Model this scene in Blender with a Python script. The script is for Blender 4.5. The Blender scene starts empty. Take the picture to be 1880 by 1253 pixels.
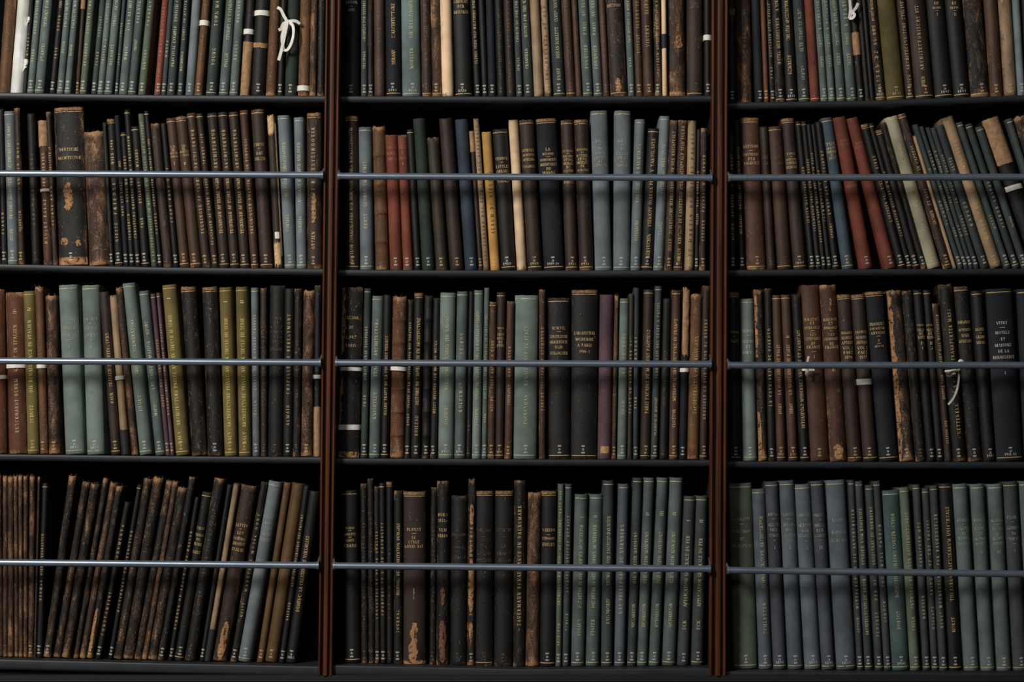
import bpy, math, random
from mathutils import Vector, Matrix

scene = bpy.context.scene
COL = scene.collection

# ------------------------------------------------------------------ camera
W_PX, H_PX = 1880, 1253
F_PX = 3640.0
PITCH = math.radians(3.0)
CAM = Vector((0.0, -4.0, 1.15))
cam_data = bpy.data.cameras.new('camera')
cam_data.sensor_width = 36.0
cam_data.lens = F_PX / W_PX * 36.0
cam_data.clip_end = 50
cam = bpy.data.objects.new('camera', cam_data)
cam.location = CAM
cam.rotation_euler = (math.radians(90) + PITCH, 0, 0)
COL.objects.link(cam)
scene.camera = cam

# ------------------------------------------------------------------ light
scene.view_settings.view_transform = 'Standard'
scene.view_settings.look = 'None'
scene.view_settings.gamma = 1.0
scene.view_settings.use_curve_mapping = False
scene.view_settings.exposure = 0.0

world = bpy.data.worlds.new('room_ambient')
world.use_nodes = True
bgn = world.node_tree.nodes['Background']
bgn.inputs[0].default_value = (0.62, 0.72, 0.85, 1)
bgn.inputs[1].default_value = 0.009
scene.world = world

def area(name, loc, target, size, size_y, energy, color):
    d = bpy.data.lights.new(name, 'AREA')
    d.shape = 'RECTANGLE'
    d.size, d.size_y = size, size_y
    d.energy = energy * 1.08
    d.color = color
    o = bpy.data.objects.new(name, d)
    o.location = loc
    o.rotation_euler = (Vector(target) - Vector(loc)).to_track_quat('-Z', 'Y').to_euler()
    COL.objects.link(o)
    return o
# daylight from a tall library window up to the left behind the camera
area('window_daylight', (-2.3, -3.4, 3.3), (-0.2, 0, 1.35), 1.0, 1.3, 140, (1.0, 0.955, 0.89))
# weak cool fill light added high behind the camera, not a window
area('soft_fill_light', (-0.4, -5.5, 3.4), (0.0, 0, 1.2), 1.4, 1.0, 18, (0.90, 0.95, 1.0))

# ------------------------------------------------------------------ geometry helpers
CP, SP = math.cos(PITCH), math.sin(PITCH)
def P(px, py, y=0.0):
    """point of the plane at depth y that the photograph shows at pixel px, py"""
    a = (px - W_PX / 2) / F_PX
    b = (H_PX / 2 - py) / F_PX
    d = Vector((a, CP - b * SP, SP + b * CP))
    return CAM + d * ((y - CAM.y) / d.y)

def lin(c):
    c /= 255.0
    return c / 12.92 if c <= 0.04045 else ((c + 0.055) / 1.055) ** 2.4

def rgb(c, k=1.0):
    return tuple(min(0.9, lin(v) * k) for v in c) + (1.0,)

def mesh_from(name, verts, faces, smooth=None):
    me = bpy.data.meshes.new(name)
    me.from_pydata(verts, [], faces)
    me.update()
    if smooth:
        me.polygons.foreach_set('use_smooth', [True] * len(me.polygons))
        me.set_sharp_from_angle(angle=math.radians(smooth))
    return me

def link(name, me, mats, parent=None):
    o = bpy.data.objects.new(name, me)
    COL.objects.link(o)
    if not me.materials:
        for m in (mats if isinstance(mats, (list, tuple)) else [mats]):
            me.materials.append(m)
    if parent:
        o.parent = parent
    return o

def empty(name, loc, label, cat, group=None):
    o = bpy.data.objects.new(name, None)
    o.empty_display_size = 0.05
    o.location = loc
    o['label'] = label
    o['category'] = cat
    if group:
        o['group'] = group
    COL.objects.link(o)
    return o

def box_vf(a, b, v, f):
    n = len(v)
    for x in (a[0], b[0]):
        for y in (a[1], b[1]):
            for z in (a[2], b[2]):
                v.append((x, y, z))
    f += [tuple(n + i for i in q) for q in ((0, 1, 3, 2), (4, 6, 7, 5), (0, 4, 5, 1), (2, 3, 7, 6), (0, 2, 6, 4), (1, 5, 7, 3))]

# ------------------------------------------------------------------ materials
def nodes_of(name):
    m = bpy.data.materials.new(name)
    m.use_nodes = True
    nt = m.node_tree
    return m, nt, nt.nodes['Principled BSDF']

def N(nt, typ, **kw):
    n = nt.nodes.new(typ)
    for k, v in kw.items():
        if k.startswith('_'):
            setattr(n, k[1:], v)
        else:
            n.inputs[k].default_value = v
    return n

def mixc(nt, fac, a, b, mode='MIX'):
    n = nt.nodes.new('ShaderNodeMix')
    n.data_type = 'RGBA'
    n.blend_type = mode
    for sock, val in ((n.inputs[0], fac), (n.inputs[6], a), (n.inputs[7], b)):
        if isinstance(val, (int, float)):
            sock.default_value = val
        elif isinstance(val, tuple):
            sock.default_value = val
        else:
            nt.links.new(val, sock)
    return n.outputs[2]

def step(nt, val, lo, hi):
    n = nt.nodes.new('ShaderNodeMapRange')
    n.interpolation_type = 'SMOOTHSTEP'
    n.inputs[1].default_value = lo
    n.inputs[2].default_value = hi
    nt.links.new(val, n.inputs[0])
    return n.outputs[0]

def math_n(nt, op, a, b):
    n = nt.nodes.new('ShaderNodeMath')
    n.operation = op
    for s, v in ((n.inputs[0], a), (n.inputs[1], b)):
        if isinstance(v, (int, float)):
            s.default_value = v
        else:
            nt.links.new(v, s)
    return n.outputs[0]

ALB = 1.0 / 0.60
COLOURS = {  # look of each binding
 'g1': (74, 83, 81), 'g2': (48, 54, 53), 'g3': (88, 99, 94), 'g4': (72, 80, 68), 'g5': (50, 53, 54),
 'bg': (88, 95, 99), 'bg2': (86, 99, 96), 'fg': (33, 42, 36), 'te': (56, 73, 72), 'sl': (74, 80, 86),
 'sl2': (58, 61, 67), 'kb': (22, 21, 20), 'nv': (24, 26, 31), 'bl': (45, 54, 65), 'bl2': (50, 62, 69),
 'br': (60, 43, 34), 'db': (42, 32, 27), 'rb': (78, 46, 28), 'rd': (98, 51, 40), 'pl': (72, 54, 60),
 'tb': (84, 58, 35), 'mr': (62, 41, 31), 'tn': (128, 106, 82), 'vl': (184, 156, 126), 'cr': (132, 128, 108), 'oc': (158, 120, 66),
 'ol1': (92, 81, 47), 'ol2': (70, 63, 36), 'ol3': (46, 42, 31), 'ol4': (78, 58, 34), 'wh': (205, 196, 182)}
EXPLICIT = {'g1', 'g2', 'g3', 'g4', 'g5', 'bg2', 'sl2', 'bl2', 'ol1', 'ol2', 'ol3', 'ol4', 'fg', 'te', 'oc', 'cr', 'bg', 'sl', 'bl', 'nv'}
CLOTHY = {'g1', 'g2', 'g3', 'g4', 'g5', 'bg', 'bg2', 'fg', 'te', 'sl', 'sl2', 'bl', 'bl2', 'nv', 'oc', 'ol1', 'ol2', 'pl', 'cr', 'rd'}
def parse_code(code):
    if code in EXPLICIT:
        return code, (1 if code in ('ol3', 'ol4') else 0)
    return code[:-1], int(code[-1])

_cov = {}
def cover_mat(code):
    if code in _cov:
        return _cov[code]
    key, wear = parse_code(code)
    base = COLOURS[key]
    m, nt, bs = nodes_of('binding_' + code)
    L = nt.links.new
    tc = nt.nodes.new('ShaderNodeTexCoord')
    oi = nt.nodes.new('ShaderNodeObjectInfo')
    mp = nt.nodes.new('ShaderNodeVectorMath'); mp.operation = 'ADD'
    L(tc.outputs['Object'], mp.inputs[0])
    sc = nt.nodes.new('ShaderNodeVectorMath'); sc.operation = 'SCALE'
    sc.inputs[0].default_value = (3.1, 5.7, 9.3)
    L(oi.outputs['Random'], sc.inputs['Scale'])
    L(sc.outputs[0], mp.inputs[1])
    vec = mp.outputs[0]
    def noise(scale, detail=4, rough=0.6, dist=0.0, v=vec):
        n = N(nt, 'ShaderNodeTexNoise', Scale=scale, Detail=detail, Roughness=rough, Distortion=dist)
        L(v, n.inputs['Vector'])
        return n.outputs['Fac']
    stretched = nt.nodes.new('ShaderNodeVectorMath'); stretched.operation = 'MULTIPLY'
    stretched.inputs[1].default_value = (1, 1, 0.35)
    L(vec, stretched.inputs[0])
    sv = stretched.outputs[0]
    cloth = key in CLOTHY
    B = rgb(base, ALB)
    dark = tuple(v * 0.72 for v in B[:3]) + (1,)
    lite = tuple(min(.95, v * 1.22) for v in B[:3]) + (1,)
    big = step(nt, noise(14, 3), 0.3, 0.7)
    col = mixc(nt, big, dark, lite)
    # per-volume variation of the dye
    vary = math_n(nt, 'ADD', math_n(nt, 'MULTIPLY', oi.outputs['Random'], 0.26), 0.87)
    vm = nt.nodes.new('ShaderNodeVectorMath'); vm.operation = 'SCALE'
    L(col, vm.inputs[0]); L(vary, vm.inputs['Scale'])
    col = vm.outputs[0]
    at = nt.nodes.new('ShaderNodeAttribute'); at.attribute_name = 'rub'
    edge = at.outputs['Fac']
    wn = noise(55, 7, 0.68, 0.5, sv)
    fine = noise(420, 5, 0.7)
    # rubbed joints and ends
    T1 = {0: 0.92, 1: 0.73, 2: 0.62, 3: 0.555}[min(wear, 3)]
    T2 = {0: 1.08, 1: 0.88, 2: 0.77, 3: 0.70}[min(wear, 3)]
    s1 = math_n(nt, 'ADD', wn, math_n(nt, 'MULTIPLY', edge, 0.30 if wear else 0.24))
    s1 = math_n(nt, 'ADD', s1, math_n(nt, 'MULTIPLY', math_n(nt, 'SUBTRACT', fine, 0.5), 0.60))
    m1 = step(nt, s1, T1, T1 + 0.10)
    m2 = step(nt, s1, T2, T2 + 0.08)
    if cloth and not wear:
        mid = tuple(min(.8, v * 1.5 + 0.012) for v in B[:3]) + (1,)
        tan = rgb((130, 112, 84), ALB)
    elif key == 'kb':
        mid, tan = rgb((52, 40, 31), ALB), rgb((122, 92, 64), ALB)
    elif key in ('tn', 'vl', 'wh'):
        mid, tan = rgb(tuple(v * 0.66 for v in base), ALB), rgb((70, 52, 36), ALB)
    else:
        mid, tan = rgb((80, 57, 41), ALB), rgb((132, 98, 68), ALB)
    col = mixc(nt, m1, col, mid)
    col = mixc(nt, m2, col, tan)
    # small pale flecks and scratches
    sp = noise(230, 3, 0.5, 1.5, sv)
    thr = 0.755 if not wear else (0.69 if wear == 1 else 0.655)
    fl = step(nt, sp, thr, thr + 0.03)
    col = mixc(nt, math_n(nt, 'MULTIPLY', fl, 0.55), col, rgb((120, 108, 92), ALB))
    L(col, bs.inputs['Base Color'])
    bs.inputs['Roughness'].default_value = 0.68 if cloth else 0.56
    bs.inputs['Specular IOR Level'].default_value = 0.28 if cloth else 0.35
    bump = nt.nodes.new('ShaderNodeBump')
    bump.inputs['Strength'].default_value = 0.28 if cloth else 0.6
    bump.inputs['Distance'].default_value = 0.0006 if cloth else 0.0010
    if cloth:
        wv = N(nt, 'ShaderNodeTexWave', Scale=620.0, Distortion=2.5, Detail=1.0)
        wv.bands_direction = 'Z'
        L(tc.outputs['Object'], wv.inputs['Vector'])
        h = math_n(nt, 'ADD', wv.outputs['Fac'], fine)
    else:
        h = math_n(nt, 'SUBTRACT', fine, m1)
    L(h, bump.inputs['Height'])
    L(bump.outputs[0], bs.inputs['Normal'])
    _cov[code] = m
    return m

_flat = {}
def flat_mat(name, col, rough=0.6, metal=0.0, var=0.0, scale=60, k=ALB, bump=0.0):
    if name in _flat:
        return _flat[name]
    m, nt, bs = nodes_of(name)
    c = rgb(col, k)
    tc = nt.nodes.new('ShaderNodeTexCoord')
    n = N(nt, 'ShaderNodeTexNoise', Scale=scale, Detail=6.0, Roughness=0.65)
    nt.links.new(tc.outputs['Object'], n.inputs['Vector'])
    a = tuple(v * (1 - var) for v in c[:3]) + (1,)
    b = tuple(min(.95, v * (1 + var)) for v in c[:3]) + (1,)
    out = mixc(nt, step(nt, n.outputs['Fac'], 0.3, 0.7), a, b)
    nt.links.new(out, bs.inputs['Base Color'])
    bs.inputs['Roughness'].default_value = rough
    bs.inputs['Metallic'].default_value = metal
    if bump:
        bp = nt.nodes.new('ShaderNodeBump')
        bp.inputs['Strength'].default_value = bump
        bp.inputs['Distance'].default_value = 0.001
        nt.links.new(n.outputs['Fac'], bp.inputs['Height'])
        nt.links.new(bp.outputs[0], bs.inputs['Normal'])
    _flat[name] = m
    return m

def wood_mat():
    m, nt, bs = nodes_of('reddish_wood')
    tc = nt.nodes.new('ShaderNodeTexCoord')
    mp = nt.nodes.new('ShaderNodeMapping')
    mp.inputs['Scale'].default_value = (90, 90, 3)
    nt.links.new(tc.outputs['Object'], mp.inputs[0])
    n = N(nt, 'ShaderNodeTexNoise', Scale=1.6, Detail=6.0, Roughness=0.6, Distortion=0.6)
    nt.links.new(mp.outputs[0], n.inputs['Vector'])
    c = mixc(nt, step(nt, n.outputs['Fac'], 0.25, 0.75), rgb((38, 20, 10), ALB), rgb((76, 40, 20), ALB))
    nt.links.new(c, bs.inputs['Base Color'])
    bs.inputs['Roughness'].default_value = 0.48
    bs.inputs['Specular IOR Level'].default_value = 0.22
    return m

def paper_mat():
    m, nt, bs = nodes_of('aged_page_edges')
    tc = nt.nodes.new('ShaderNodeTexCoord')
    mp = nt.nodes.new('ShaderNodeMapping')
    mp.inputs['Scale'].default_value = (900, 8, 8)
    nt.links.new(tc.outputs['Object'], mp.inputs[0])
    n = N(nt, 'ShaderNodeTexNoise', Scale=1.0, Detail=3.0)
    nt.links.new(mp.outputs[0], n.inputs['Vector'])
    c = mixc(nt, n.outputs['Fac'], rgb((60, 48, 36)), rgb((112, 94, 72)))
    nt.links.new(c, bs.inputs['Base Color'])
    bs.inputs['Roughness'].default_value = 0.85
    return m

WOOD = wood_mat()
PAGES = paper_mat()
STEEL = flat_mat('blue_grey_painted_steel', (28, 31, 35), 0.48, 0.0, 0.18, 25)
ROD = flat_mat('satin_steel_rod', (112, 123, 136), 0.34, 0.65, 0.08, 30)
BLACK = flat_mat('matt_black_steel', (13, 13, 15), 0.7, 0.0, 0.25, 20)
WHITE = flat_mat('white_cotton_tape', (192, 188, 180), 0.8, 0, 0.08, 200, bump=0.3)
TAN = flat_mat('exposed_tan_board', (132, 102, 74), 0.85, 0, 0.30, 90, bump=0.5)
def rubbed(m, lo, scale=120.0):
    """wear a patch away irregularly"""
    nt = m.node_tree
    tc = nt.nodes.new('ShaderNodeTexCoord')
    n = N(nt, 'ShaderNodeTexNoise', Scale=scale, Detail=6.0, Roughness=0.7)
    nt.links.new(tc.outputs['Object'], n.inputs['Vector'])
    nt.links.new(step(nt, n.outputs['Fac'], lo, lo + 0.07), nt.nodes['Principled BSDF'].inputs['Alpha'])
    return m
TANRUB = rubbed(flat_mat('rubbed_tan_leather', (134, 98, 66), 0.85, 0, 0.40, 110, bump=0.5), 0.40)
DARKSTRIP = flat_mat('black_cloth_strip', (26, 25, 27), 0.7, 0, 0.2, 90)

BOOKS = """
@L0 0 0 6.267
-40 92 40 0 tb3 n|v 580 20 FRANZ IDYLLEN
100 248 190 0 wh0 n,torn
252 299 328 0 kb1 n|v 640 260 WILKES
300 381 395 0 g1 b|v 710 560 PEREZ|v 390 0 ROUEN ENGLISH
382 497 482 0 g1 b|v 700 500 FRANCIS|v 310 0 DESIGNS FOR
560 626 665 0 kb0 |v 675 530 TREE|v 350 160 ROUEN|v 90 0 CHU
640 724 738 0 g1 b|v 610 470 PUGIN|v 310 0 PALACE IN RU
726 806 826 0 g1 b|v 640 510 HUGER|v 320 0 PALACE TO WIN
862 902 935 0 db2 tp:-20:100
905 988 1000 0 g4 b|v 760 490 TRUEFITT|v 390 0 COUNTRY CHU
1040 1108 1140 0 g2 |v 750 580 CLARK|v 420 180 COTTAGES
1110 1184 1210 0 g1 b|v 730 440 PRITTEWEN|v 260 30 COTTAGE
1186 1284 1290 0 g1 b|v 750 510 DELAARST|v 310 0 STREET ARCH
1312 1352 1402 0 g2 |v 740 600 ITALY|v 415 250 LONDON
1354 1458 1455 0 g1 |v 690 530 WHITE|v 350 0 ZUBR ARCHIT
1460 1556 1562 0 g1 b|v 590 460 VINCENT|v 270 0 VILLAGE
1578 1672 1685 0 g4 |v 800 540 VINCENT.|v 300 0 COUNTRY
1765 1845 1868 0 rd0 |v 880 720 LONDON|v 650 20 AMERICAN SOCIETY
@L0 300 0 6.267
-32 26 48 0 g2 |v 660 120 WHITE
30 128 108 0 g2 |v 770 300 PRACTICAL EXEMPLE|v 250 0 ENGLISH C
152 216 228 0 g2 |v 820 590 WATERHOUSE|v 460 300 LIGHTS|v 260 0 IN ATTICA
243 345 322 0 bg 
347 440 440 0 tb3 pb:265|v 750 20 THE AGE OF TON
478 603 558 0 g2 b|v 750 550 YOUNG|v 300 0 TOWN MA
628 742 712 0 g1 b|v 770 610 PULLAN|v 460 0 STUDIES IN CATHED
750 850 828 0 g1 b|v 690 460 BRIGGS|v 260 0 BUNGALO
880 982 950 0 kb1 pb:365,lo:480
995 1158 1050 0 kb0 pb:150,tp:495:550
1168 1290 1240 0 tb3 n
1302 1372 1345 0 kb0 
1382 1530 1412 0 fg tie:240
1540 1668 1580 0 tb3 n,pb:1010
1672 1750 1682 0 db3 n
1765 1842 1768 0 kb2 n
@M0 600 0 6.267
200 370 200 0 kb1 w|h 20 DUBON|h 68 -|h 108 1881
392 466 394 0 g2 |v 790 580 TRENDALL|v 470 0 EXAMPLES FOR EXTERIO
470 535 466 0 kb2 
545 668 538 0 br0 d|v 910 680 MILITARI|v 500 0 HAND BRUTA
680 856 674 0 nv b,y1743|v 745 570 DERAND|v 435 40 L'ARCHITECTURE
866 1082 842 0 bg2 b,y1656|v 790 545 MUELLER|v 435 0 DIE HAUSZIMMER
1096 1208 1074 0 db2 b,d|v 700 560 MERIA|v 490 40 ICI VAL DUCALE
1214 1322 1190 0 db3 b
1326 1462 1300 0 vl1 n
1476 1680 1440 0 kb0 b,y1726|h 15 SCHAUPLATZ|h 70 DER|h 135 BRUECKEN
1698 1776 1645 0 kb0 |v 730 0 ELZNEL JOHN OLD WILTSHIRE HOM
1788 1862 1742 0 kb0 
@M0 850 0 6.267
290 388 258 0 nv 
396 494 360 0 kb0 d|v 900 90 OPGERIEEL OF THE NAAMLU
502 606 462 0 db0 d|v 940 0 CHURCH OF ASNT THENGLAND
612 692 576 0 g2 |v 810 650 JEWELL|v 480 0 CHURCH OF OUR LOR
704 810 664 0 g2 |v 790 560 CRANFIELD|v 430 0 HOUSES FOR THE W
820 932 764 0 tn1 n,mark
934 1024 888 0 tn2 k|v 920 40 THE DEVENTS OF OLD
1044 1182 1000 0 g2 b|v 920 780 KNAUF|v 670 310 DERAN-HALLETT|v 250 0 CLUNY-SENS
1192 1302 1120 0 br1 b,d|v 790 680 DIE|v 640 280 ORGRANITE|v 190 0 AUT LOU
1304 1372 1248 0 br1 d|v 750 560 COLIN|v 500 60 EHRHART A STURM
1382 1498 1325 0 g1 b|v 790 510 FOUQUIER|v 400 250 PARIS|v 190 0 AU XVI
1502 1616 1442 0 g1 b|v 790 510 FOUQUIER|v 400 250 PARIS|v 190 0 AU XVI
1618 1692 1562 0 br1 d|v 910 560 SPETH E CARNOT|v 480 100 LA ARCHIT
@M0 1050 0 6.267
446 645 385 0 db2 b,bl:905:1060:-.3:.25|h 18 -|h 65 RHUEDORF
650 730 608 0 g1 |v 770 650 VEAL|v 490 0 OLD HOUSES IN HOLY
734 826 700 0 br1 |v 610 390 VINCENT|v 320 0 ILLEOS IS
830 952 795 0 br1 |v 540 280 VINCENT|v 165 0 HLEBO
958 1036 936 0 kb3 q|v 850 600 GASPARIN|v 570 0 HOTEL DE RENAISSANCE D
1044 1102 1030 0 vl0 bk:390:550
1112 1312 1098 0 db3 b,n,bl:395:550:-.05:.62,bl:1045:1112:-.99:.99|h 40 GENEVE|h 85 DE VIE
1326 1512 1326 0 db1 b,d|h 30 SCHMIDT|h 75 BOOM
1530 1602 1524 0 kb0 pb:432:62
@R0 1320 0 6.267
112 212 112 0 kb1 |h 110 ACAD|h 150 ISM
218 392 228 0 db3 n|v 900 300 ITALIEN HORTE|v 200 0 DRI
425 520 384 0 nv 
522 582 488 0 rb1 
584 656 543 0 kb2 |v 900 750 BYNE|v 650 30 DECORATED ENCEL EVILLE
660 768 604 0 kb2 b|v 740 200 HOTEL MERGHELYNCK|v 130 0 A YPR
774 912 738 0 kb0 b,y1841|v 850 630 DIMERLEY|v 460 0 THEATER ARCHITECTUR
926 1058 858 0 g2 b,d|v 920 750 GEBERT|v 600 100 ALTE STADT LE BERG
1060 1172 968 0 rd0 b,d|v 930 770 MUNICH|v 700 330 AUTHENT E BUNDERT|v 240 0 ARALDICI
1176 1262 1082 0 g1 b|v 770 640 SEERY|v 540 390 CROSS|v 340 0 & SCHLOSSE
1266 1348 1168 0 g1 b|v 770 630 SEERS|v 540 390 CROSS|v 340 0 & OCCAMON
1354 1472 1260 0 g1 b|v 750 610 SEERS|v 520 370 CROSS|v 300 0 & RETLAWNE
1476 1602 1372 0 g1 b|v 750 610 SEERY|v 510 380 CROSS|v 300 0 & BEATI
1604 1682 1484 0 kb1 tp:370:630,cord
1690 1762 1600 0 kb2 n
@R0 1580 0 6.267
100 165 0 0 kb1 n
170 302 66 0 kb3 b,y1840,q|v 1060 560 GASTEN DE|v 520 280 AU LES|v 240 0 HOCHST MOULIN
310 528 188 0 ol2 b,y1891,w
532 636 420 0 db0 b|v 990 850 WIEN|v 800 100 ARCHITECTONISCHE STIL|v 90 0 IST
642 858 540 0 db0 b|v 1000 880 WIEN|v 810 180 ARCHITECTONISCHE|v 150 50 IST
868 1080 766 0 kb0 b,y1897|h -5 -|h 38 DE|h 90 REIMS|h 122 -|h 165 I
1086 1272 982 0 kb0 b,y1897|h -5 -|h 38 DE|h 90 REIMS|h 122 -|h 165 II
1280 1502 1188 0 kb3 b|h 50 ZURICH|h 90 -|h 135 III
1506 1656 1432 0 br2 
1660 1816 1590 0 tn2 
1820 1905 1758 0 bg 
1915 2030 1860 0 kb0 
@L1 0 180 3.917
-60 5 -90 60 kb1 n
8 46 -18 76 kb1 |v 980 620 PLANEN
50 126 22 92 bg t,b|v 1035 945 SECKER|v 870 580 FRUEHES ARCHITEKT|v 505 185 ANTWEND DES GRABES
130 174 96 70 db2 |v 960 810 GLADBACH|v 660 290 HAUS IN HOLZ
226 284 188 108 kb0 d|v 920 350 HANDWERKER STUECK
310 374 275 160 mr2 n,pb:663:20,tp:160:350|v 1050 720 HAUSET PALAZ|v 640 390 ARCHITEKTEN
378 412 322 98 db2 n|v 920 620 GEORGE BAUM|v 570 350 MITTELALTER II
415 626 390 68 kb2 t2,q,bl:610:815:-.42:.15,bl:1150:1205:-.99:.99,bl:1010:1062:-.75:-.35,bl:1030:1070:.35:.6|h 375 DEUTSCHE|h 435 ARCHITEKTUR
636 784 594 244 db3 n|h 450 VALADIER|h 500 ROTH|h 590 PROSTITUTO
788 818 742 170 kb1 
822 884 750 148 kb1 b,t2|v 1035 890 GIESSE|v 840 550 FRIEDRI|v 480 300 WIEN 1900
888 924 824 122 nv |v 850 600 OHNE LES VILLE|v 500 380 AUS
927 968 862 240 kb0 t|v 1025 830 CLEMMENSEN|v 750 410 OSTEL MARIAKIRKE
970 1012 888 82 kb0 t|v 1010 270 CHRISTIANS KRISTLIG THEMER I TRONDHJEM
1016 1074 932 204 kb0 t,b|v 935 860 FALK|v 760 600 BUILDERS|v 500 370 WYANDS
1086 1130 990 112 g4 n|v 1180 170 NYKASTVANCONTIVET IM MEDELTID UPSTYRELSE DES KUNSTERS
1134 1168 1036 90 kb0 t|v 980 820 CAPITEL|v 780 580 SCANDINAVIA|v 520 290 SKJOLDE PAA SEJL
1172 1240 1072 184 db2 d
1244 1284 1152 178 kb0 |v 900 490 STADT BORG VEST
1288 1360 1190 145 br1 b,t|h 355 DIE|h 378 IN|h 400 ARCHITEK|h 425 SCHNEIDER|h 475 I
1364 1446 1258 133 br1 b,t2|h 350 DIE|h 370 IN|h 390 ARCHITEK|h 415 SCHNEIDER|h 475 II
1450 1516 1338 110 db1 t|v 980 560 TEGNINGER AF ELDRE|v 510 220 ARCHITEKTUR
1520 1572 1405 110 db0 t|v 1060 560 TEGNINGER AF ELDRE NORDISK|v 480 250 SPOREL I-IV
1575 1650 1484 106 db0 b,t|v 980 580 TEGNINGER AF ELDRE NORD|v 510 220 ARCHITEKTUR
1653 1722 1563 101 db0 b,t|v 980 580 TEGNINGER AF ELDRE NORD|v 510 220 ARCHITEKTUR
1726 1796 1640 99 db0 b,t|v 980 580 TEGNINGER AF ELDRE NORD|v 510 220 ARCHITEKTUR
@L1 260 180 3.917
784 842 702 86 br1 b,t|v 980 560 TREGNINGER NORDISKE|v 510 290 IN PORTUGAL
850 946 782 82 db1 b,t|h 338 STREIT|h 366 -|h 400 DAS|h 440 THEATER
955 1016 898 128 db1 n,torn2,lab:990
1022 1110 972 122 bg b,t|v 960 840 CORNELL|v 710 320 DEUTSCHE SCHWERTBAUTEN
1112 1186 1092 136 bg b,t|v 970 850 CORNELL|v 755 320 AUSGRAB KIRCHEN-ANLAGEN
1188 1294 1186 104 db2 t2,bl:690:900:-.25:.3|v 1090 960 OTTJEN|v 900 200 CURIEUSES BACKSTEINGOTIK
@M1 620 180 3.917
55 152 50 125 db0 b,t2|v 1190 210 GOTTLOB FORMENLEHRE DER NORDDEUTSCHEN BACKSTEINGOTIK
160 256 148 205 bg b,t|v 940 830 ERNST|v 785 455 GEORGE CHURCHES
270 368 245 206 tb3 n,rb4
376 465 342 264 rd1 |h 355 DOZZI|h 400 WAVE|h 440 AMICI
470 542 428 264 rd2 |h 355 DIZZI|h 395 II|h 435 BERGER|h 475 V
550 600 494 222 kb0 t
606 698 540 145 fg
706 796 632 284 ol3 
808 908 726 146 db0 
916 1010 842 152 bl 
1014 1044 948 236 db1 tp:236:390
1048 1090 974 145 tn1 k,n|v 1170 165 UND BERNARD DAS NEUE SCHLOSS ALBENRATH
1096 1170 1032 242 oc k|v 980 520 ALBUM DU VIEUX G
1176 1284 1112 222 kb0 b,t,y1910|h 438 CHADWICK|h 465 -|h 495 LITTLE|h 530 CHURCHES|h 600 TOURS
1290 1362 1228 156 vl1 n
1368 1474 1305 156 db1 b,t,y1908|h 378 GEYMULLER|h 412 ARCHITEKTUR|h 445 MICHELANG|h 495 BUONARROTI
1484 1634 1425 146 nv b,t2,y1909-26|h 372 LA|h 405 NEZIERE|h 425 -|h 447 MONUMENTS|h 480 MAURESQUES|h 512 DU|h 540 MAROC
1640 1730 1605 156 db1 b,t,y1916|h 382 PALERMO|h 400 -|h 420 BATIRE|h 445 EPOQ|h 472 IMPERIALE|h 498 DE|h 525 SCULPTURE|h 605 HABITUS
1740 1842 1700 152 db1 b,t2,y1916|h 372 REISNER|h 392 -|h 415 BATIRE|h 440 EPOQ|h 465 IMPERIALE|h 490 DE|h 520 AUSTRALIENNE
@M1 960 180 3.917
520 642 488 88 bg b,t|h 310 KAST|h 335 -|h 365 IN|h 400 NATIONAL|h 430 GINZEL|h 457 DE|h 485 SCHWEDEN
650 772 658 88 bg b,t|h 310 KAST|h 335 -|h 365 IN|h 400 NATIONAL|h 430 GINZEL|h 457 DE|h 485 SCHWEDEN
772 848 806 150 bg b,t|v 1030 880 OSTENDORF|v 755 330 THEORIE DES BAUWERKS
850 934 902 216 kb0 b,t|v 1150 980 BERVUCHIN|v 930 290 TSERKOV IOANNA PRED V YAROSLAVLE
938 1012 982 128 bg b,t|v 990 890 CRANE|v 690 330 GOTHIC ARCHITECTURE
1016 1078 1056 158 db2 |v 1100 1010 HILLE|v 980 240 SCHLESISCHE HERRENHAUSER IN DER RHEINPFALZ
1080 1150 1116 158 db2 b,y1891|v 1170 1080 WOLFF|v 1050 200 KIRCHEN IN LANDESRUH VON RHEINPFALZ SEIN FULDA
1164 1228 1188 160 tn1 k|v 1140 240 ST MARTIN DES SEMES PALAIS
1232 1264 1250 220 kb0 |v 910 830 ZELLER|v 780 520 BURG HOHENBERG
1268 1316 1282 214 db2 |v 1030 870 STEINER|v 820 400 PALAZZO DES NUMER
@R1 1330 190 3.916
42 92 28 190 kb0 |v 985 860 MEACHEN|v 815 360 ARCHITEKTUR DAS AMANT
104 152 75 108 kb1 |v 940 800 MICHAELIS|v 760 580 RHEINISCHE|v 510 310 KIRCHEN BILICHT
162 302 112 100 mr2 b,t2|h 310 KEPERNIK|h 340 -|h 368 POLYCHROMATI|h 400 DER|h 430 BAUKUNST
314 372 262 164 db0 d|h 385 SEID|h 430 STADT
384 490 312 164 br0 b,t,d|h 385 SARRE|h 430 DENKM
500 600 408 104 db0 b,t2,y1809|h 365 TYPUS|h 385 -|h 405 ARCHITEKTEN|h 430 SCHNEIDER|h 460 BILDHAUER
@R1 1400 190 3.917
342 384 244 125 kb0 b,t|v 860 450 JENSEN HARRISBELEGARD
388 426 292 125 kb0 b,t|v 920 395 CLEMMENSEN VENGE KLOSTERKIRKE
428 460 334 145 kb0 |v 1000 350 BRANDILLA SANTA MARIA DEL P O IN PAVIA
463 502 362 145 kb0 |v 850 470 CLEMMENSEN SKRIP
508 556 396 130 kb0 b|v 970 860 OPHERS|v 800 330 KUNST DER BEKLEIDUNG
578 666 434 102 bl2 b,t|h 295 TYPE|h 325 ARCHITECT|h 350 IMPER|h 372 DE|h 395 SEVE
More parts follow.
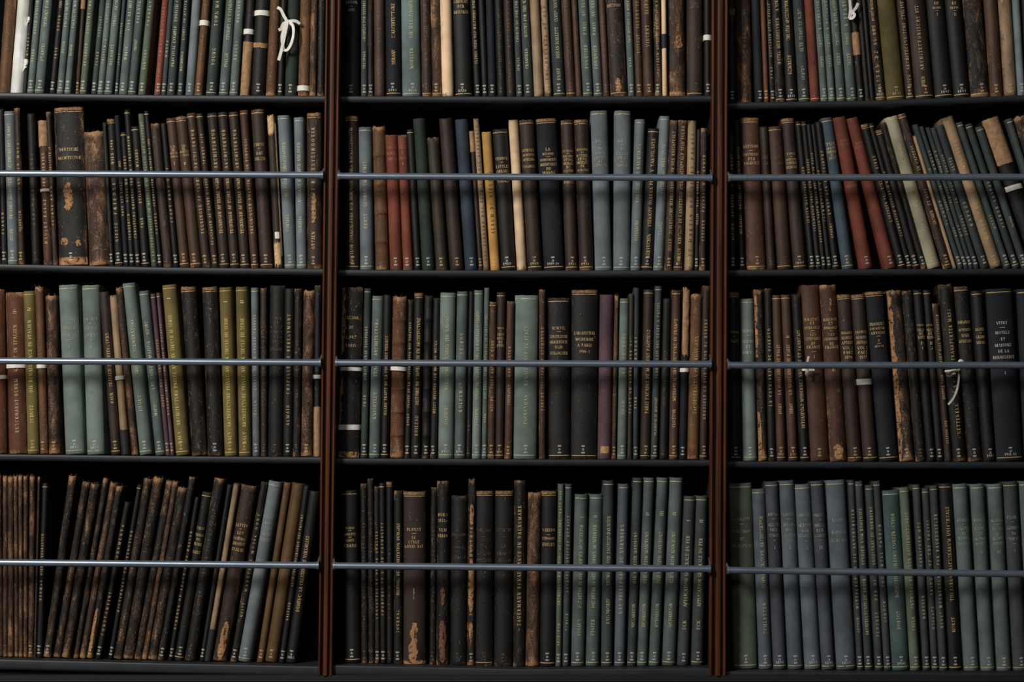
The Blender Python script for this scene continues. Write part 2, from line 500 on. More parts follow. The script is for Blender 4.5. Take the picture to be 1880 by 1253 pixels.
706 806 524 98 rd0 |h 270 CESARIO|h 300 VECCHIO|h 600 DEUDE
886 976 614 106 rd1 |h 290 VAN|h 320 KOUDI
982 1040 694 152 kb0 b,t2|v 860 510 LORENZEN VEDERSKIRKE|v 480 380 KIRKE
1044 1086 742 148 kb0 b,t|v 960 490 CLEMMENSEN VESTERVIG KIRKE
1088 1142 792 196 kb1 b,t2
1146 1186 846 140 kb2 
1192 1296 862 108 cr b,t|v 930 850 KING|v 760 600 CATHEDRAL|v 460 310 OF SALAM
1306 1370 966 82 db2 b,t|v 880 780 ANCHIEN|v 740 620 ET RUPT|v 490 310 IN CAPRESS
1374 1402 1070 235 tn1 n
1412 1452 1066 158 g2 |v 880 680 SCHMIDT|v 500 440 O1
1454 1488 1128 166 g2 |v 960 890 NANA|v 770 590 BAUKUNSTLER|v 480 330 KANSAS
1490 1524 1176 172 g2 |v 960 860 HIRE|v 720 600 SCHLOSS|v 500 340 HOWARD V A
1526 1568 1208 176 g2 |v 950 800 FERDERT|v 720 560 IN SPEC|v 500 370 ROMANEN
1576 1640 1250 160 g2 |v 890 700 NAPLES|v 490 390 GESTE
1644 1742 1284 108 tn1 |v 990 400 MEYER BAU DEL RIGNIN|v 500 270 DES HAVEN
1746 1796 1394 138 g2 b,t|v 910 800 MILLET
1806 1862 1458 150 g2 b,t|v 900 560 PIERRE LEIPZI
1870 1930 1534 170 g2 b,t|v 900 820 ALEXANDER
1958 2082 1588 118 kb1 n,tp:115:450,pb:620:36
2088 2138 1752 112 g2 b,t
2146 2250 1806 104 kb3 n
@L2 0 520 3.917
-75 42 -92 45 rb2 n,pb:680
55 186 32 68 rb2 n,pb:600|v 1080 690 BURCKHARDT DENKM|v 640 300 KUNST IN ITALIEN|v 225 190 III
190 276 160 57 ol1 b,t|v 1010 880 SCHUTZ|v 790 265 DIE RENAISSANCE IN ITALIEN|v 205 175 IV
284 344 244 28 tb3 pb:600|v 970 770 OAKSHOTT|v 690 270 ITALIAN RENAISSANCE
346 426 320 90 db3 |v 950 830 SMITH|v 750 320 SKETCHES IN SPAIN
464 602 414 14 g3 b,t,y1872|h 262 LAVAST|h 293 -|h 330 ORIGINAL|h 378 COURTYA|h 415 -|h 462 I
620 748 582 16 g3 b,t,y1877|h 262 LAVAST|h 293 -|h 330 ORIGINAL|h 378 COURTYA|h 415 -|h 462 II
795 866 728 62 db0 b|v 870 790 BAUR|v 750 360 SKIZZEN ARCHITECTENS
872 928 782 88 tn1 n,pb:685,dk:1060
946 992 818 36 db3 n|v 620 240 TOURS MUSIC
996 1092 862 4 g3 b,t|v 930 810 JONES|v 660 590 GREC|v 500 265 SCHWERATORE
1114 1186 994 58 g1 b,t|v 960 860 MARTES|v 770 420 LAS SAINTES MAISON|v 375 280 LEPONT
1190 1224 1080 78 pl1 t|v 890 800 DEANE|v 750 400 NED CORRE JUSTICE
1226 1252 1122 70 pl1 t|v 950 820 DURAND|v 780 290 RECUEIL DE PARIS ET FACADES
1256 1360 1160 14 ol1 b,t|v 1160 1070 DALY|v 1030 230 ARCHITECTURE PRIVEE AU XIX SIECLE II SERIE|v 120 105 I
1376 1486 1294 28 kb2 n,t2
1490 1598 1448 28 kb2 t2
1610 1702 1572 30 ol1 b,t|v 1160 1070 DALY|v 1040 250 ARCHITECTURE PRIVEE AU XIX SIECLE III SERIE|v 142 125 I
1714 1802 1690 26 ol1 b,t|v 1160 1070 DALY|v 1040 250 ARCHITECTURE PRIVEE AU XIX SIECLE III SERIE|v 148 122 II
1814 1868 1802 32 bg t|v 950 840 BALLU|v 770 220 EGLISE DE LA SAINTE TRINITE
@L2 320 520 3.917
618 664 618 34 db2 d|v 940 300 VAUCHER BATIMENS DE PARIS
668 776 684 14 kb1 d|h 255 TOUT|h 285 ET|h 318 BATIMENT|h 355 CHATEAUX|h 385 DE LA|h 415 PLACE|h 445 DE|h 475 BOTROIEN
778 846 792 36 kb0 st|v 1025 870 ALMAIN|v 800 215 CHAPELLE DE BERLAYMONT
848 902 862 38 kb2 d|v 850 560 PALAIS STANCE|v 500 400 IEAN
906 988 928 52 db3 |v 1060 880 HISTORIAR|v 860 450 VATHON VOM
1003 1046 1008 16 kb2 n,pb:675,lo:890
@M2 600 525 3.917
76 228 108 12 kb2 n,bl:12:500:-.99:-.62,bl:600:1000:-.99:-.72,bl:1195:1240:-.99:.99,pb:600:26,pb:1020:38,fray|h 230 TRESOR|h 300 DE|h 370 L'ART|h 430 PARIS
240 290 268 16 g2 b,t|v 870 780 SWAN|v 680 290 AGRICULTURAL BUILDINGS
297 382 322 70 g1 b,t|v 960 765 KNIGHTLEY|v 655 235 STABLE ARCHITECTURE
386 440 407 62 kb0 b|v 930 360 HAARD TRAITE DE LA COUPE DES PIERRES
448 552 470 76 rb4 n,rb6,pb:597
558 598 584 98 kb1 |v 1005 920 ROUBO|v 880 260 TRAITE DE LA CONSTRUCTION DES THEATRES
602 670 628 48 kb1 t2|v 1080 930 BOILEAU|v 860 230 HISTOIRE DE L'INVENTION EN ARCHITECTURE
680 738 702 68 kb1 rb6
740 790 766 86 kb1 |v 920 390 MEISS MEISTER PEN MEN DU MUSEE
798 908 815 48 g3 b,t,y1911|v 1000 860 MATHEWS|v 750 220 RENAISSANCE UNDER THE VALOIS
914 996 935 38 g1 b,t,y1890|v 910 690 KOLDEWEY|v 490 335 LESBOS
1000 1034 1022 36 kb0 d|v 1070 660 BURG
1040 1106 1058 30 g3 b,t|v 1005 890 PONTANI|v 820 180 OPERE ARCHITETTONICHE DI RAFFAELLO SANZIO
1112 1150 1132 12 g1 b|v 985 920 DURM|v 810 200 DIE STADTISCHE FESTHALLE IN CARLSRUHE
1152 1206 1170 114 br2 b,t|v 905 790 ASSCHE|v 740 390 SAINT BAVON A GAND
1208 1272 1220 44 db0 b,t,y1899|h 305 VERGNAUD|h 325 -|h 350 VIEUX|h 378 HOTELS|h 405 DE|h 430 ROUEN
1276 1330 1294 110 br2 |v 860 710 STEINAULT|v 655 430 HAUTBAUTEN
1338 1508 1352 66 g3 b,t|v 1000 785 TUCKERMAN|v 720 285 RENAISSANCE IN ITALY
1524 1572 1525 26 br2 n|v 900 760 TARCHT|v 740 290 SICILIAE ET ASCHSBURG
1594 1756 1588 84 kb1 b,t|h 305 HARTEL|h 330 -|h 365 SARCHESISCHE|h 405 HERRENSITZE|h 442 UND|h 485 SCHLOESSER
@M2 960 525 3.917
344 535 350 26 kb1 t2,b|h 340 L'ARCHITECTURE|h 385 MODERNE|h 428 A PARIS|h 472 1901-2
537 636 555 62 pl0 patch,d|v 880 790 PARIS|v 760 450 ORIENT MUSEUMS
638 668 660 68 db3 |v 1080 880 LEANDRE|v 860 200 ET MUSIQUES DU CARROUSEL
678 746 698 90 g3 b,t|v 930 820 ADAM|v 665 330 ARCHITECTURE
750 784 768 56 ol3 n|v 920 360 STADT AM BURGEN FUR OST
788 830 792 12 g2 |v 885 790 TURM|v 560 270 PRATENI
842 916 870 25 db0 b,t|v 920 315 PARIS FACADES DE MAISONS PARISIENS
920 970 952 0 g2 b,t|v 1080 800 GRANDJEAN DE MONTIGNY|v 665 115 PLAN PALAIS DES ETATS A CASSEL
976 1042 1005 88 kb0 d|v 860 800 DEUR|v 760 460 HISTOIRE DE L HOTE
1050 1118 1072 30 br1 b,t|v 1020 890 CLUTTON|v 830 235 MEDIAEVAL ARCHITECTURE IN FRANCE
1122 1178 1148 16 nv pb:607,tp2:16:500
1182 1266 1210 62 tb3 n,q|v 920 360 JACOBGERAETEN PFARRHAUSERN
1270 1326 1292 0 db1 b|v 960 235 BRUSSELS EX 1910 MAISON DE RUBENS
@R2 1320 520 3.797
80 156 68 60 kb1 b,t2|h 342 VERGLEIK|h 372 -|h 405 TUMULT
172 270 155 108 g3 b,t,w|h 335 FRENAUN|h 365 -|h 408 FRESCOEN|h 445 ET|h 485 BARONS
280 342 240 48 kb3 n,b,fray,bl:48:520:-.99:-.45,bl:900:1240:-.99:-.3|v 900 300 BROUHER DIE HORDLAVEN WIENS
344 400 318 36 kb1 |v 860 310 LA CATHEDRALE DE DJAKOVO
406 470 372 82 br0 b,t,y1902|v 915 840 JARRY|v 780 430 LA GUIRLANDE DE PARIS|v 385 372 I
488 556 433 80 br0 b,t,y1903|v 915 840 JARRY|v 780 430 LA GUIRLANDE DE PARIS|v 385 368 II
570 636 512 76 kb1 b|v 1015 330 INTERIEURS MODERNES ANGLAIS ET FRANCAIS
642 776 566 14 mr1 tie2|h 257 BAUDOT|h 285 ET|h 315 PERRAULT|h 337 -|h 362 LES|h 392 CATHEDRALES|h 425 DE|h 450 FRANCE|h 482 -|h 518 I
780 900 706 14 mr2 bl:1130:1235:-.6:.4,bl:100:200:.0:.2|h 257 BAUDOT|h 285 ET|h 315 PERRAULT|h 337 -|h 362 LES|h 392 CATHEDRALES|h 425 DE|h 450 FRANCE|h 610 III
906 1006 828 78 db1 b,t2|h 350 FRAGMENTS|h 384 ARCHITECT|h 418 ANTIQUE|h 455 VOL I|h 487 PART|h 520 1896
1012 1112 922 78 db0 b,t2,pb:692:40|h 345 FRAGMENTS|h 382 ARCHITECT|h 416 ANTIQUE|h 455 VOL I|h 487 PART|h 520 1897
@R2 1400 530 3.917
846 982 736 22 nv b,t2|h 260 FRAGMENTS|h 292 D'ARCHITECTURE|h 324 ANTIQUE|h 348 -|h 378 II|h 400 -|h 420 1895-96
992 1102 902 15 kb3 fray,bl:15:1245:-.99:-.5|h 440 VOL I
1106 1182 1004 15 kb2 d|h 260 GIORGIO|h 300 FALDI|h 440 VOL|h 475 II
1186 1250 1086 10 kb0 t|h 265 FONTAINE|h 300 VILLAS|h 325 DE|h 352 ROME|h 395 II|h 430 I
1252 1312 1156 10 kb0 t|h 265 FONTAINE|h 300 VILLAS|h 325 DE|h 352 ROME|h 395 II|h 430 II
1318 1366 1222 108 db1 n|v 1120 950 STATION AND|v 800 620 HOSPITE SAND|v 540 185 MARY HALL WESTMINSTER
1374 1474 1270 -28 kb2 tie3|v 1050 830 KETTERKER|v 760 560 SACHS|v 520 150 FRANKFURTER MASS
1480 1592 1376 -12 kb2 t|h 245 OHMANN|h 300 ARCHITEKTUR|h 342 UND|h 382 KUNSTGEW
1598 1682 1504 15 kb0 t,y1907|h 296 MUSEE|h 322 -|h 350 GRAND|h 390 MORAND
1690 1884 1610 2 nv t,b,y1911-12,w|h 252 VITRY|h 285 -|h 322 HOTELS|h 368 ET|h 412 MAISONS|h 455 DE LA|h 498 RENAISSANCE|h 612 I
1890 2010 1835 2 nv t,b
@L3 0 865 3.23
-30 13 -40 30 db3 n
15 41 14 34 db3 d
43 76 43 36 db3 d
84 107 78 30 db3 n
109 133 106 30 db3 n
136 161 136 30 db3 n
164 196 172 32 db3 
198 211 222 36 db2 n
212 246 248 72 kb0 t|v 770 640 NEUMAN|v 620 370 WIENER NEUBAUTEN
250 296 403 32 kb3 
310 354 484 70 kb3 n
358 410 533 80 kb3 n
430 460 608 48 kb3 n
465 505 650 74 db3 n
507 547 684 92 kb3 bl:820:1110:-.7:.3
560 596 735 186 kb0 |v 980 620 CONSTANTINI|v 550 300 MONUMENTA
636 664 812 82 kb0 t|v 840 290 DICTIONARY CONSTRUCTION
667 717 848 50 kb3 n|v 500 200 FACADES
721 784 903 44 kb3 n|v 500 160 MAISON MODERNE
791 834 982 64 kb3 n
836 868 1022 66 db3 n
870 926 1050 104 kb3 n
@L3 280 865 3.23
25 66 214 38 kb2 
88 116 250 156 kb0 |v 945 290 ACHENER DE BEAUX ARTS HALLER
118 178 290 130 kb1 b,t|h 345 BARLOT|h 385 TREILLA|h 412 DE|h 440 FLORE|h 488 SAINT
184 248 362 48 kb2 d|v 860 740 LAMBERT|v 640 225 ARCHITECTURE EN SUISSE
276 302 442 82 kb0 
304 340 478 78 tn2 dk:945
344 436 522 92 db2 q,bl:900:1130:-.2:.55|h 330 LETTER|h 352 -|h 375 LES|h 410 CATHEDRAL|h 440 SUD-OUEST|h 475 ITALIE
456 496 642 68 kb2 |v 870 780 MELET|v 720 250 MARECHAL MUSIK NOUS
498 578 684 68 bg b,t|h 280 VIOLLES|h 315 AND|h 345 TOPOGR|h 385 VINCEI|h 415 DUREES
614 656 778 72 ol4 
660 736 826 78 ol4 
744 780 900 88 kb0 |v 890 780 BALTARD|v 690 260 ARCHITECTONOGRAPHIE DES PRISONS
784 852 918 122 kb0 y1883|v 840 740 DUHEUC|v 720 390 LA CREATION DE VERSAILLES
@M3 590 865 3.23
134 232 116 116 kb0 b,t|h 342 GENEVE|h 357 -|h 378 MARTIN|h 396 -|h 415 SAINT-|h 446 PIERRE
238 274 232 76 kb2 d|v 970 620 MITTHEIL SCHLOSSER|v 540 200 BEITRAGE ARBEITEN
280 316 272 46 kb2 d|v 820 620 SULLE METIKE|v 520 240 CONSTRUCTIONEN 1844
318 346 314 92 kb2 |v 880 350 SOQUETTES DE DECOR QUALITE
350 384 342 72 kb0 t|v 860 300 CHURCHES OF LATIN CATHOLICS
386 424 384 62 kb0 t2,d|v 880 340 STATUE DER VIENNE
428 478 432 118 kb2 |v 960 820 JOURNAL|v 740 310 HISTOIRE DE L'HABITATION HUMAINE
480 618 480 122 db1 n,t2,bl:905:1160:-.32:.28,bl:1130:1168:-.99:.99,bl:700:770:-.1:.12|h 350 PLANAT|h 374 -|h 397 LE|h 424 STYLE|h 450 LOUIS XVI
640 676 650 98 kb2 d|v 780 340 FONDATEURS STUDIES
680 754 684 60 kb2 n,dkb,bl:890:1140:-.55:.5,bl:690:800:-.3:.4|h 260 BURG|h 295 SESSA|h 350 ULM|h 385 UEBER
762 860 770 146 kb1 d|h 290 DU|h 380 VENDOME|h 418 -|h 460 CHATEAUX|h 512 BERLIN
862 906 872 50 kb3 q,bl:520:840:-.7:.7,bl:200:330:-.5:.6,bl:900:1000:-.6:.5|v 860 640 VILLERIN|v 560 320 INDUSTRIE
908 1018 910 115 kb1 b,t2,d|h 350 LACROIX|h 392 -|h 448 LA|h 490 BRIQUE|h 530 ORDINAIRE|h 625 I
1022 1132 1030 115 kb1 t2,d|h 350 LACROIX|h 392 -|h 448 LA|h 490 BRIQUE|h 530 ORDINAIRE|h 625 II
1136 1206 1144 58 kb2 n|v 920 200 SAUERMANN RENAISSANCE IN DAENEMARK
1210 1290 1226 128 db3 n|v 960 240 PALAST ARCHITEKTUR VON TURA
1294 1390 1304 116 kb0 b,t2|h 352 SAKKELION|h 380 -|h 402 ETHNOGRAPHI|h 438 EDELEN
@M3 950 865 3.23
222 260 238 78 g4 |v 1040 900 ABERCROM|v 800 90 ARCHITECTURAL ASSOC OF SCOTLAND TRANS 1844
264 306 282 78 g2 t|v 950 840 SCHICK|v 725 260 ARCHITEKTONISCHE DETAILS
318 396 340 140 g1 b,t|v 980 880 FIGIER|v 815 320 DAS DETAIL IN DER MODERNEN ARCHITEKTUR|v 280 268 I
404 484 428 140 g1 b,t|v 980 880 FIGIER|v 815 320 DAS DETAIL IN DER MODERNEN ARCHITEKTUR|v 280 265 II
496 562 508 58 g2 b,t|v 910 760 RASCHDORFF|v 680 270 ENTWURFE UND BAUAUSFUHRUNGEN
574 638 598 78 sl b,t|v 850 315 DAS PELLERHAUS ZU NURNBERG
650 704 686 42 g2 b,t|v 930 790 RICHARDSON|v 670 365 OLD ENGLISH MANSIONS|v 268 258 I
708 770 750 42 g1 b,t|v 930 790 RICHARDSON|v 670 365 OLD ENGLISH MANSIONS|v 268 248 II
778 842 830 42 g1 b,t|v 930 790 RICHARDSON|v 670 365 OLD ENGLISH MANSIONS|v 268 240 III
858 938 904 42 g1 b,t|v 930 790 RICHARDSON|v 670 365 OLD ENGLISH MANSIONS|v 268 242 IV
948 1016 990 152 g5 t|v 945 890 ECK|v 810 385 APPLICATION GENERALE DU FER|v 302 290 I
1030 1102 1058 150 g2 b,t|v 945 890 ECK|v 810 400 APPLICATION GENERALE DU FER|v 310 290 II
@R3 1320 865 3.229
94 232 60 75 g4 b,t|h 288 LA VALETTE|h 320 -|h 362 ETABLISSEMENTS|h 405 DE|h 448 BIENFAISANCE
240 320 210 108 sl b,t|v 970 780 SCHLETTER|v 700 270 SCHWEIZERISCHE ARCHITEKTEN
326 404 264 65 sl2 b,y1890,t|h 260 HARTUNG|h 288 -|h 322 MEISTER|h 352 DER|h 385 STAEDTE|h 415 -|h 458 I
412 502 360 60 sl b,t|h 260 HARTUNG|h 288 -|h 322 MEISTER|h 352 DER|h 385 STAEDTE|h 415 -|h 458 II
512 608 450 82 sl b,t,y1897|h 265 HARTUNG|h 293 -|h 326 MEISTER|h 358 DER|h 388 STAEDTE|h 420 -|h 460 III
614 692 545 62 sl2 b,t,y1898|h 265 HARTUNG|h 293 -|h 326 MEISTER|h 356 DER|h 386 STAEDTE|h 415 -|h 458 IV
702 818 635 58 sl b,t,y1877|h 296 LICHT|h 328 -|h 368 ARCHITEKTUR|h 415 BERLINS
822 860 768 55 g5 b,t|v 960 870 LETSCH|v 820 220 MITTELALTERS DIE ARTENTHESEN
864 918 802 62 g5 b,t|v 980 640 ARCHITECTONISCHE BILDER|v 560 220 STUDIEN VOM BODENSEE
930 978 870 86 g2 b,t|v 985 830 FLOTNER|v 770 640 DER HI|v 560 210 VOGELSAAL ZU NURNBERG
982 1026 915 62 g5 b,t|v 900 765 DIMOCK|v 690 310 SOUTHWELL CHURCH
1030 1134 972 118 te b,t,y1901|v 945 830 HOBSON|v 755 255 DOMESTIC BUILDING CONSTRUCTION
1138 1198 1070 100 g4 b,t|v 950 865 EBELN|v 820 245 ENTWURFE ZU NEUEN BAUTENENTWURFE
1212 1258 1150 82 g5 b,t|v 880 735 HANOVER|v 570 300 FABRICKEN HUS
1264 1308 1205 104 g2 b,t|v 945 800 WALLACE|v 740 285 BRIDGES OF THE THEISS
1310 1360 1250 88 g5 b,t|v 935 250 NEUES WOCHENBLATT FUR BAUKUNSTLER
1364 1446 1304 75 kb0 b,t|v 960 870 HORST|v 775 210 THEATRUM MACHINARUM UNIVERSALE
1460 1548 1390 80 g1 b,t|h 296 BUONA|h 320 -|h 344 SAGRE|h 374 DI|h 404 ROMA|h 434 ARCHITETT|h 485 I
1558 1642 1494 80 g1 b,t|h 296 BUONA|h 320 -|h 344 SAGRE|h 374 DI|h 404 ROMA|h 434 ARCHITETT|h 485 II
1654 1742 1598 80 g1 b,t|h 296 BUONA|h 320 -|h 344 SAGRE|h 374 DI|h 404 ROMA|h 434 ARCHITETT|h 485 III
1750 1838 1688 65 g5 b,t|h 278 COURS|h 305 -|h 340 BATIMENS|h 374 DE|h 405 CHARPENTE|h 435 -|h 475 I
1848 1940 1784 62 g1 b,t
"""

# ------------------------------------------------------------------ bookcase
ROW_NAMES = ['top shelf', 'second shelf', 'third shelf', 'bottom shelf']
BAY_NAMES = {'L': 'left', 'M': 'middle', 'R': 'right'}
# level of the foot of the books: (px, py) at two or three places along each shelf
BASE = {
 'L0': [(0, 171.5), (300, 176), (595, 177.5)], 'L1': [(0, 485.5), (300, 491.5), (590, 494.5)],
 'L2': [(0, 834), (300, 837.5), (588, 839.5)], 'L3': [(0, 1208), (300, 1215), (585, 1221)],
 'M0': [(622, 177.8), (960, 178.5), (1306, 177)], 'M1': [(622, 496), (960, 497.5), (1306, 497.5)],
 'M2': [(618, 841.5), (960, 843.5), (1304, 845)], 'M3': [(612, 1218.5), (960, 1226), (1304, 1224)],
 'R0': [(1338, 190), (1600, 186), (1880, 176)], 'R1': [(1338, 496.5), (1600, 495), (1880, 494)],
 'R2': [(1336, 847), (1600, 848.5), (1880, 848.5)], 'R3': [(1334, 1230), (1600, 1232.5), (1880, 1235)]}
def base_py(key, px):
    pts = BASE[key]
    for (x0, y0), (x1, y1) in zip(pts, pts[1:]):
        if px <= x1 or (x1, y1) == pts[-1]:
            return y0 + (y1 - y0) * (px - x0) / (x1 - x0)

BACK_Y = 0.33
POSTS = [((-172, -166), (-178, -172)), ((595.5, 623), (584, 610.5)), ((1306.5, 1337), (1302.5, 1333.5)), ((2072, 2100), (2076, 2104))]
FRONT_Y = -0.042
def post_x(i, side, z):
    (t0, t1), (b0, b1) = POSTS[i]
    t, b = (t0, b0) if side == 0 else (t1, b1)
    pt, pb = P(t, 185, FRONT_Y), P(b, 1200, FRONT_Y)
    return pb.x + (pt.x - pb.x) * (z - pb.z) / (pt.z - pb.z)
Z_TOP = P(940, -260, 0).z
Z_LEDGE = P(940, 1241, -0.042).z

case = empty('bookcase', (0, 0, 0), 'tall dark steel library bookcase with reddish wooden posts and three bays of shelves', 'bookcase')
v, f = [], []
box_vf((post_x(0, 0, 1) - 0.02, BACK_Y, Z_LEDGE - 0.1), (post_x(3, 1, 1) + 0.02, BACK_Y + 0.012, Z_TOP + 0.02), v, f)
link('back_panel', mesh_from('back_panel', v, f), BLACK, case)['label'] = 'black steel back panel'

def post_profile(w):
    """front outline of a moulded post, x from 0 to w, y relative to the front face"""
    def bead(x0, x1, d):
        out = []
        for i in range(7):
            a = math.pi * i / 6
            out.append((x0 + (x1 - x0) * (1 - math.cos(a)) / 2, -d * math.sin(a)))
        return out
    pts = [(0, 0.022), (0, 0.004)]
    pts += [(x, y + 0.003) for x, y in bead(0.0, 0.19 * w, 0.004)]
    pts += [(0.19 * w, 0.011), (0.33 * w, 0.011)]
    pts += [(0.35 * w, 0.000), (0.37 * w, -0.002), (0.50 * w, -0.0035), (0.64 * w, -0.002), (0.66 * w, 0.000)]
    pts += [(0.68 * w, 0.011), (0.79 * w, 0.011)]
    pts += [(x, y + 0.003) for x, y in bead(0.79 * w, 1.0 * w, 0.004)]
    pts += [(w, 0.004), (w, 0.022)]
    return pts
for i in range(4):
    v, f = [], []
    zs = [Z_LEDGE, 0.9, 1.3, 1.7, Z_TOP]
    for z in zs:
        x0, x1 = post_x(i, 0, z), post_x(i, 1, z)
        if i in (0, 3):
            x1 = x0 + 0.031
        v += [(x0 + px, FRONT_Y + py, z) for px, py in post_profile(x1 - x0)]
    n = len(v) // len(zs)
    for k in range(len(zs) - 1):
        for j in range(n):
            a, b = k * n + j, k * n + (j + 1) % n
            f.append((a, b, b + n, a + n))
    f += [tuple(range(n - 1, -1, -1)), tuple(range((len(zs) - 1) * n, len(zs) * n))]
    post = link('wooden_post', mesh_from('wooden_post', v, f, 50), WOOD, case)
    post['label'] = 'reddish brown wooden post with two beads'
    v, f = [], []
    for z0, z1 in zip(zs, zs[1:]):
        n0 = len(v)
        for z in (z0, z1):
            x0, x1 = post_x(i, 0, z), post_x(i, 1, z)
            if i in (0, 3):
                x1 = x0 + 0.031
            m = (x0 + x1) / 2
            for x, y in ((m - 0.012, FRONT_Y + 0.0225), (m + 0.012, FRONT_Y + 0.0225), (m + 0.012, BACK_Y - 0.0005), (m - 0.012, BACK_Y - 0.0005)):
                v.append((x, y, z))
        f += [(n0, n0 + 1, n0 + 5, n0 + 4), (n0 + 1, n0 + 2, n0 + 6, n0 + 5), (n0 + 2, n0 + 3, n0 + 7, n0 + 6), (n0 + 3, n0, n0 + 4, n0 + 7)]
    link('side_panel', mesh_from('side_panel', v, f), BLACK, case)['label'] = 'black steel upright panel between bays'

def shelf_z(key, px):
    return P(px, base_py(key, px), 0).z
def shelf_mesh(key, thick, y_front):
    bay = 'LMR'.index(key[0])
    if bay == 0: pxs = [-160, 0, 300, 588]
    elif bay == 1: pxs = [620, 800, 960, 1130, 1300]
    else: pxs = [1340, 1500, 1600, 1740, 1880, 2068]
    v, f = [], []
    r = 0.0030; r2 = 0.0075
    prof = [(BACK_Y - 0.001, 0)]
    prof += [(y_front + r - r * math.sin(a), -r + r * math.cos(a)) for a in [k * math.pi / 8 for k in range(5)]]
    prof += [(y_front + r2 - r2 * math.cos(a), -thick + r2 - r2 * math.sin(a)) for a in [k * math.pi / 12 for k in range(7)]]
    prof += [(BACK_Y - 0.001, -thick)]
    for j, px in enumerate(pxs):
        z = shelf_z(key, px)
        x = P(px, base_py(key, px), 0).x
        if j == 0: x = (post_x(bay, 0, z) + post_x(bay, 1, z)) / 2 + 0.0125
        if j == len(pxs) - 1: x = (post_x(bay + 1, 0, z) + post_x(bay + 1, 1, z)) / 2 - 0.0125
        v += [(x, y, z + dz) for y, dz in prof]
    n = len(prof)
    for k in range(len(pxs) - 1):
        for j in range(n):
            a, b = k * n + j, k * n + (j + 1) % n
            f.append((a, b, b + n, a + n))
    f += [tuple(range(n - 1, -1, -1)), tuple(range((len(pxs) - 1) * n, len(pxs) * n))]
    return mesh_from('shelf', v, f, 50)
for bay in 'LMR':
    for r in range(4):
        key = bay + str(r)
        me = shelf_mesh(key, 0.014 if r < 3 else 0.022, -0.012 if r < 3 else -0.030)
        link('shelf', me, STEEL, case)['label'] = 'dark blue-grey steel shelf'
v, f = [], []
X0, X1 = post_x(0, 0, Z_LEDGE) - 0.02, post_x(3, 1, Z_LEDGE) + 0.05
box_vf((X0, FRONT_Y + 0.030, Z_LEDGE), (X1, BACK_Y + 0.012, Z_LEDGE + 0.004), v, f)
link('plinth_ledge', mesh_from('plinth_ledge', v, f), BLACK, case)
v, f = [], []
box_vf((X0, FRONT_Y + 0.0015, Z_LEDGE - 0.012), (X1, BACK_Y + 0.012, Z_LEDGE), v, f)
box_vf((X0, FRONT_Y + 0.012, 0.0), (X1, BACK_Y + 0.012, Z_LEDGE - 0.012), v, f)
link('base_panel', mesh_from('base_panel', v, f), BLACK, case)['label'] = 'dark steel base below the shelves'
v, f = [], []
box_vf((X0, FRONT_Y - 0.01, Z_TOP), (X1, BACK_Y + 0.012, Z_TOP + 0.05), v, f)
link('cornice', mesh_from('cornice', v, f), WOOD, case)

# retaining rods
RODS = {'L1': ((0, 318.8), (588, 321.8)), 'M1': ((623, 323.6), (1307, 326.9)), 'R1': ((1340, 326.6), (1880, 325.2)),
        'L2': ((0, 663), (587, 666.3)), 'M2': ((618, 666.6), (1307, 669.3)), 'R2': ((1338, 671.2), (1880, 671.0)),
        'L3': ((0, 1033.5), (582, 1039)), 'M3': ((613, 1039.5), (1307, 1045.5)), 'R3': ((1339, 1047.8), (1880, 1054.6)),
        'L0': ((0, -6), (590, -6)), 'M0': ((623, -6), (1307, -6)), 'R0': ((1340, -6), (1880, -8))}
del RODS['L0'], RODS['M0'], RODS['R0']
ROD_Y = -0.052
def tube_vf(p0, p1, r, v, f, seg=20, cap=True):
    d = (p1 - p0).normalized()
    a = Vector((0, 1, 0)) if abs(d.y) < 0.9 else Vector((1, 0, 0))
    s = d.cross(a).normalized(); t = d.cross(s)
    n = len(v)
    for p in (p0, p1):
        for k in range(seg):
            an = 2 * math.pi * k / seg
            v.append(tuple(p + s * r * math.cos(an) + t * r * math.sin(an)))
    for k in range(seg):
        k2 = (k + 1) % seg
        f.append((n + k, n + k2, n + seg + k2, n + seg + k))
    if cap:
        f.append(tuple(n + k for k in range(seg - 1, -1, -1)))
        f.append(tuple(n + seg + k for k in range(seg)))
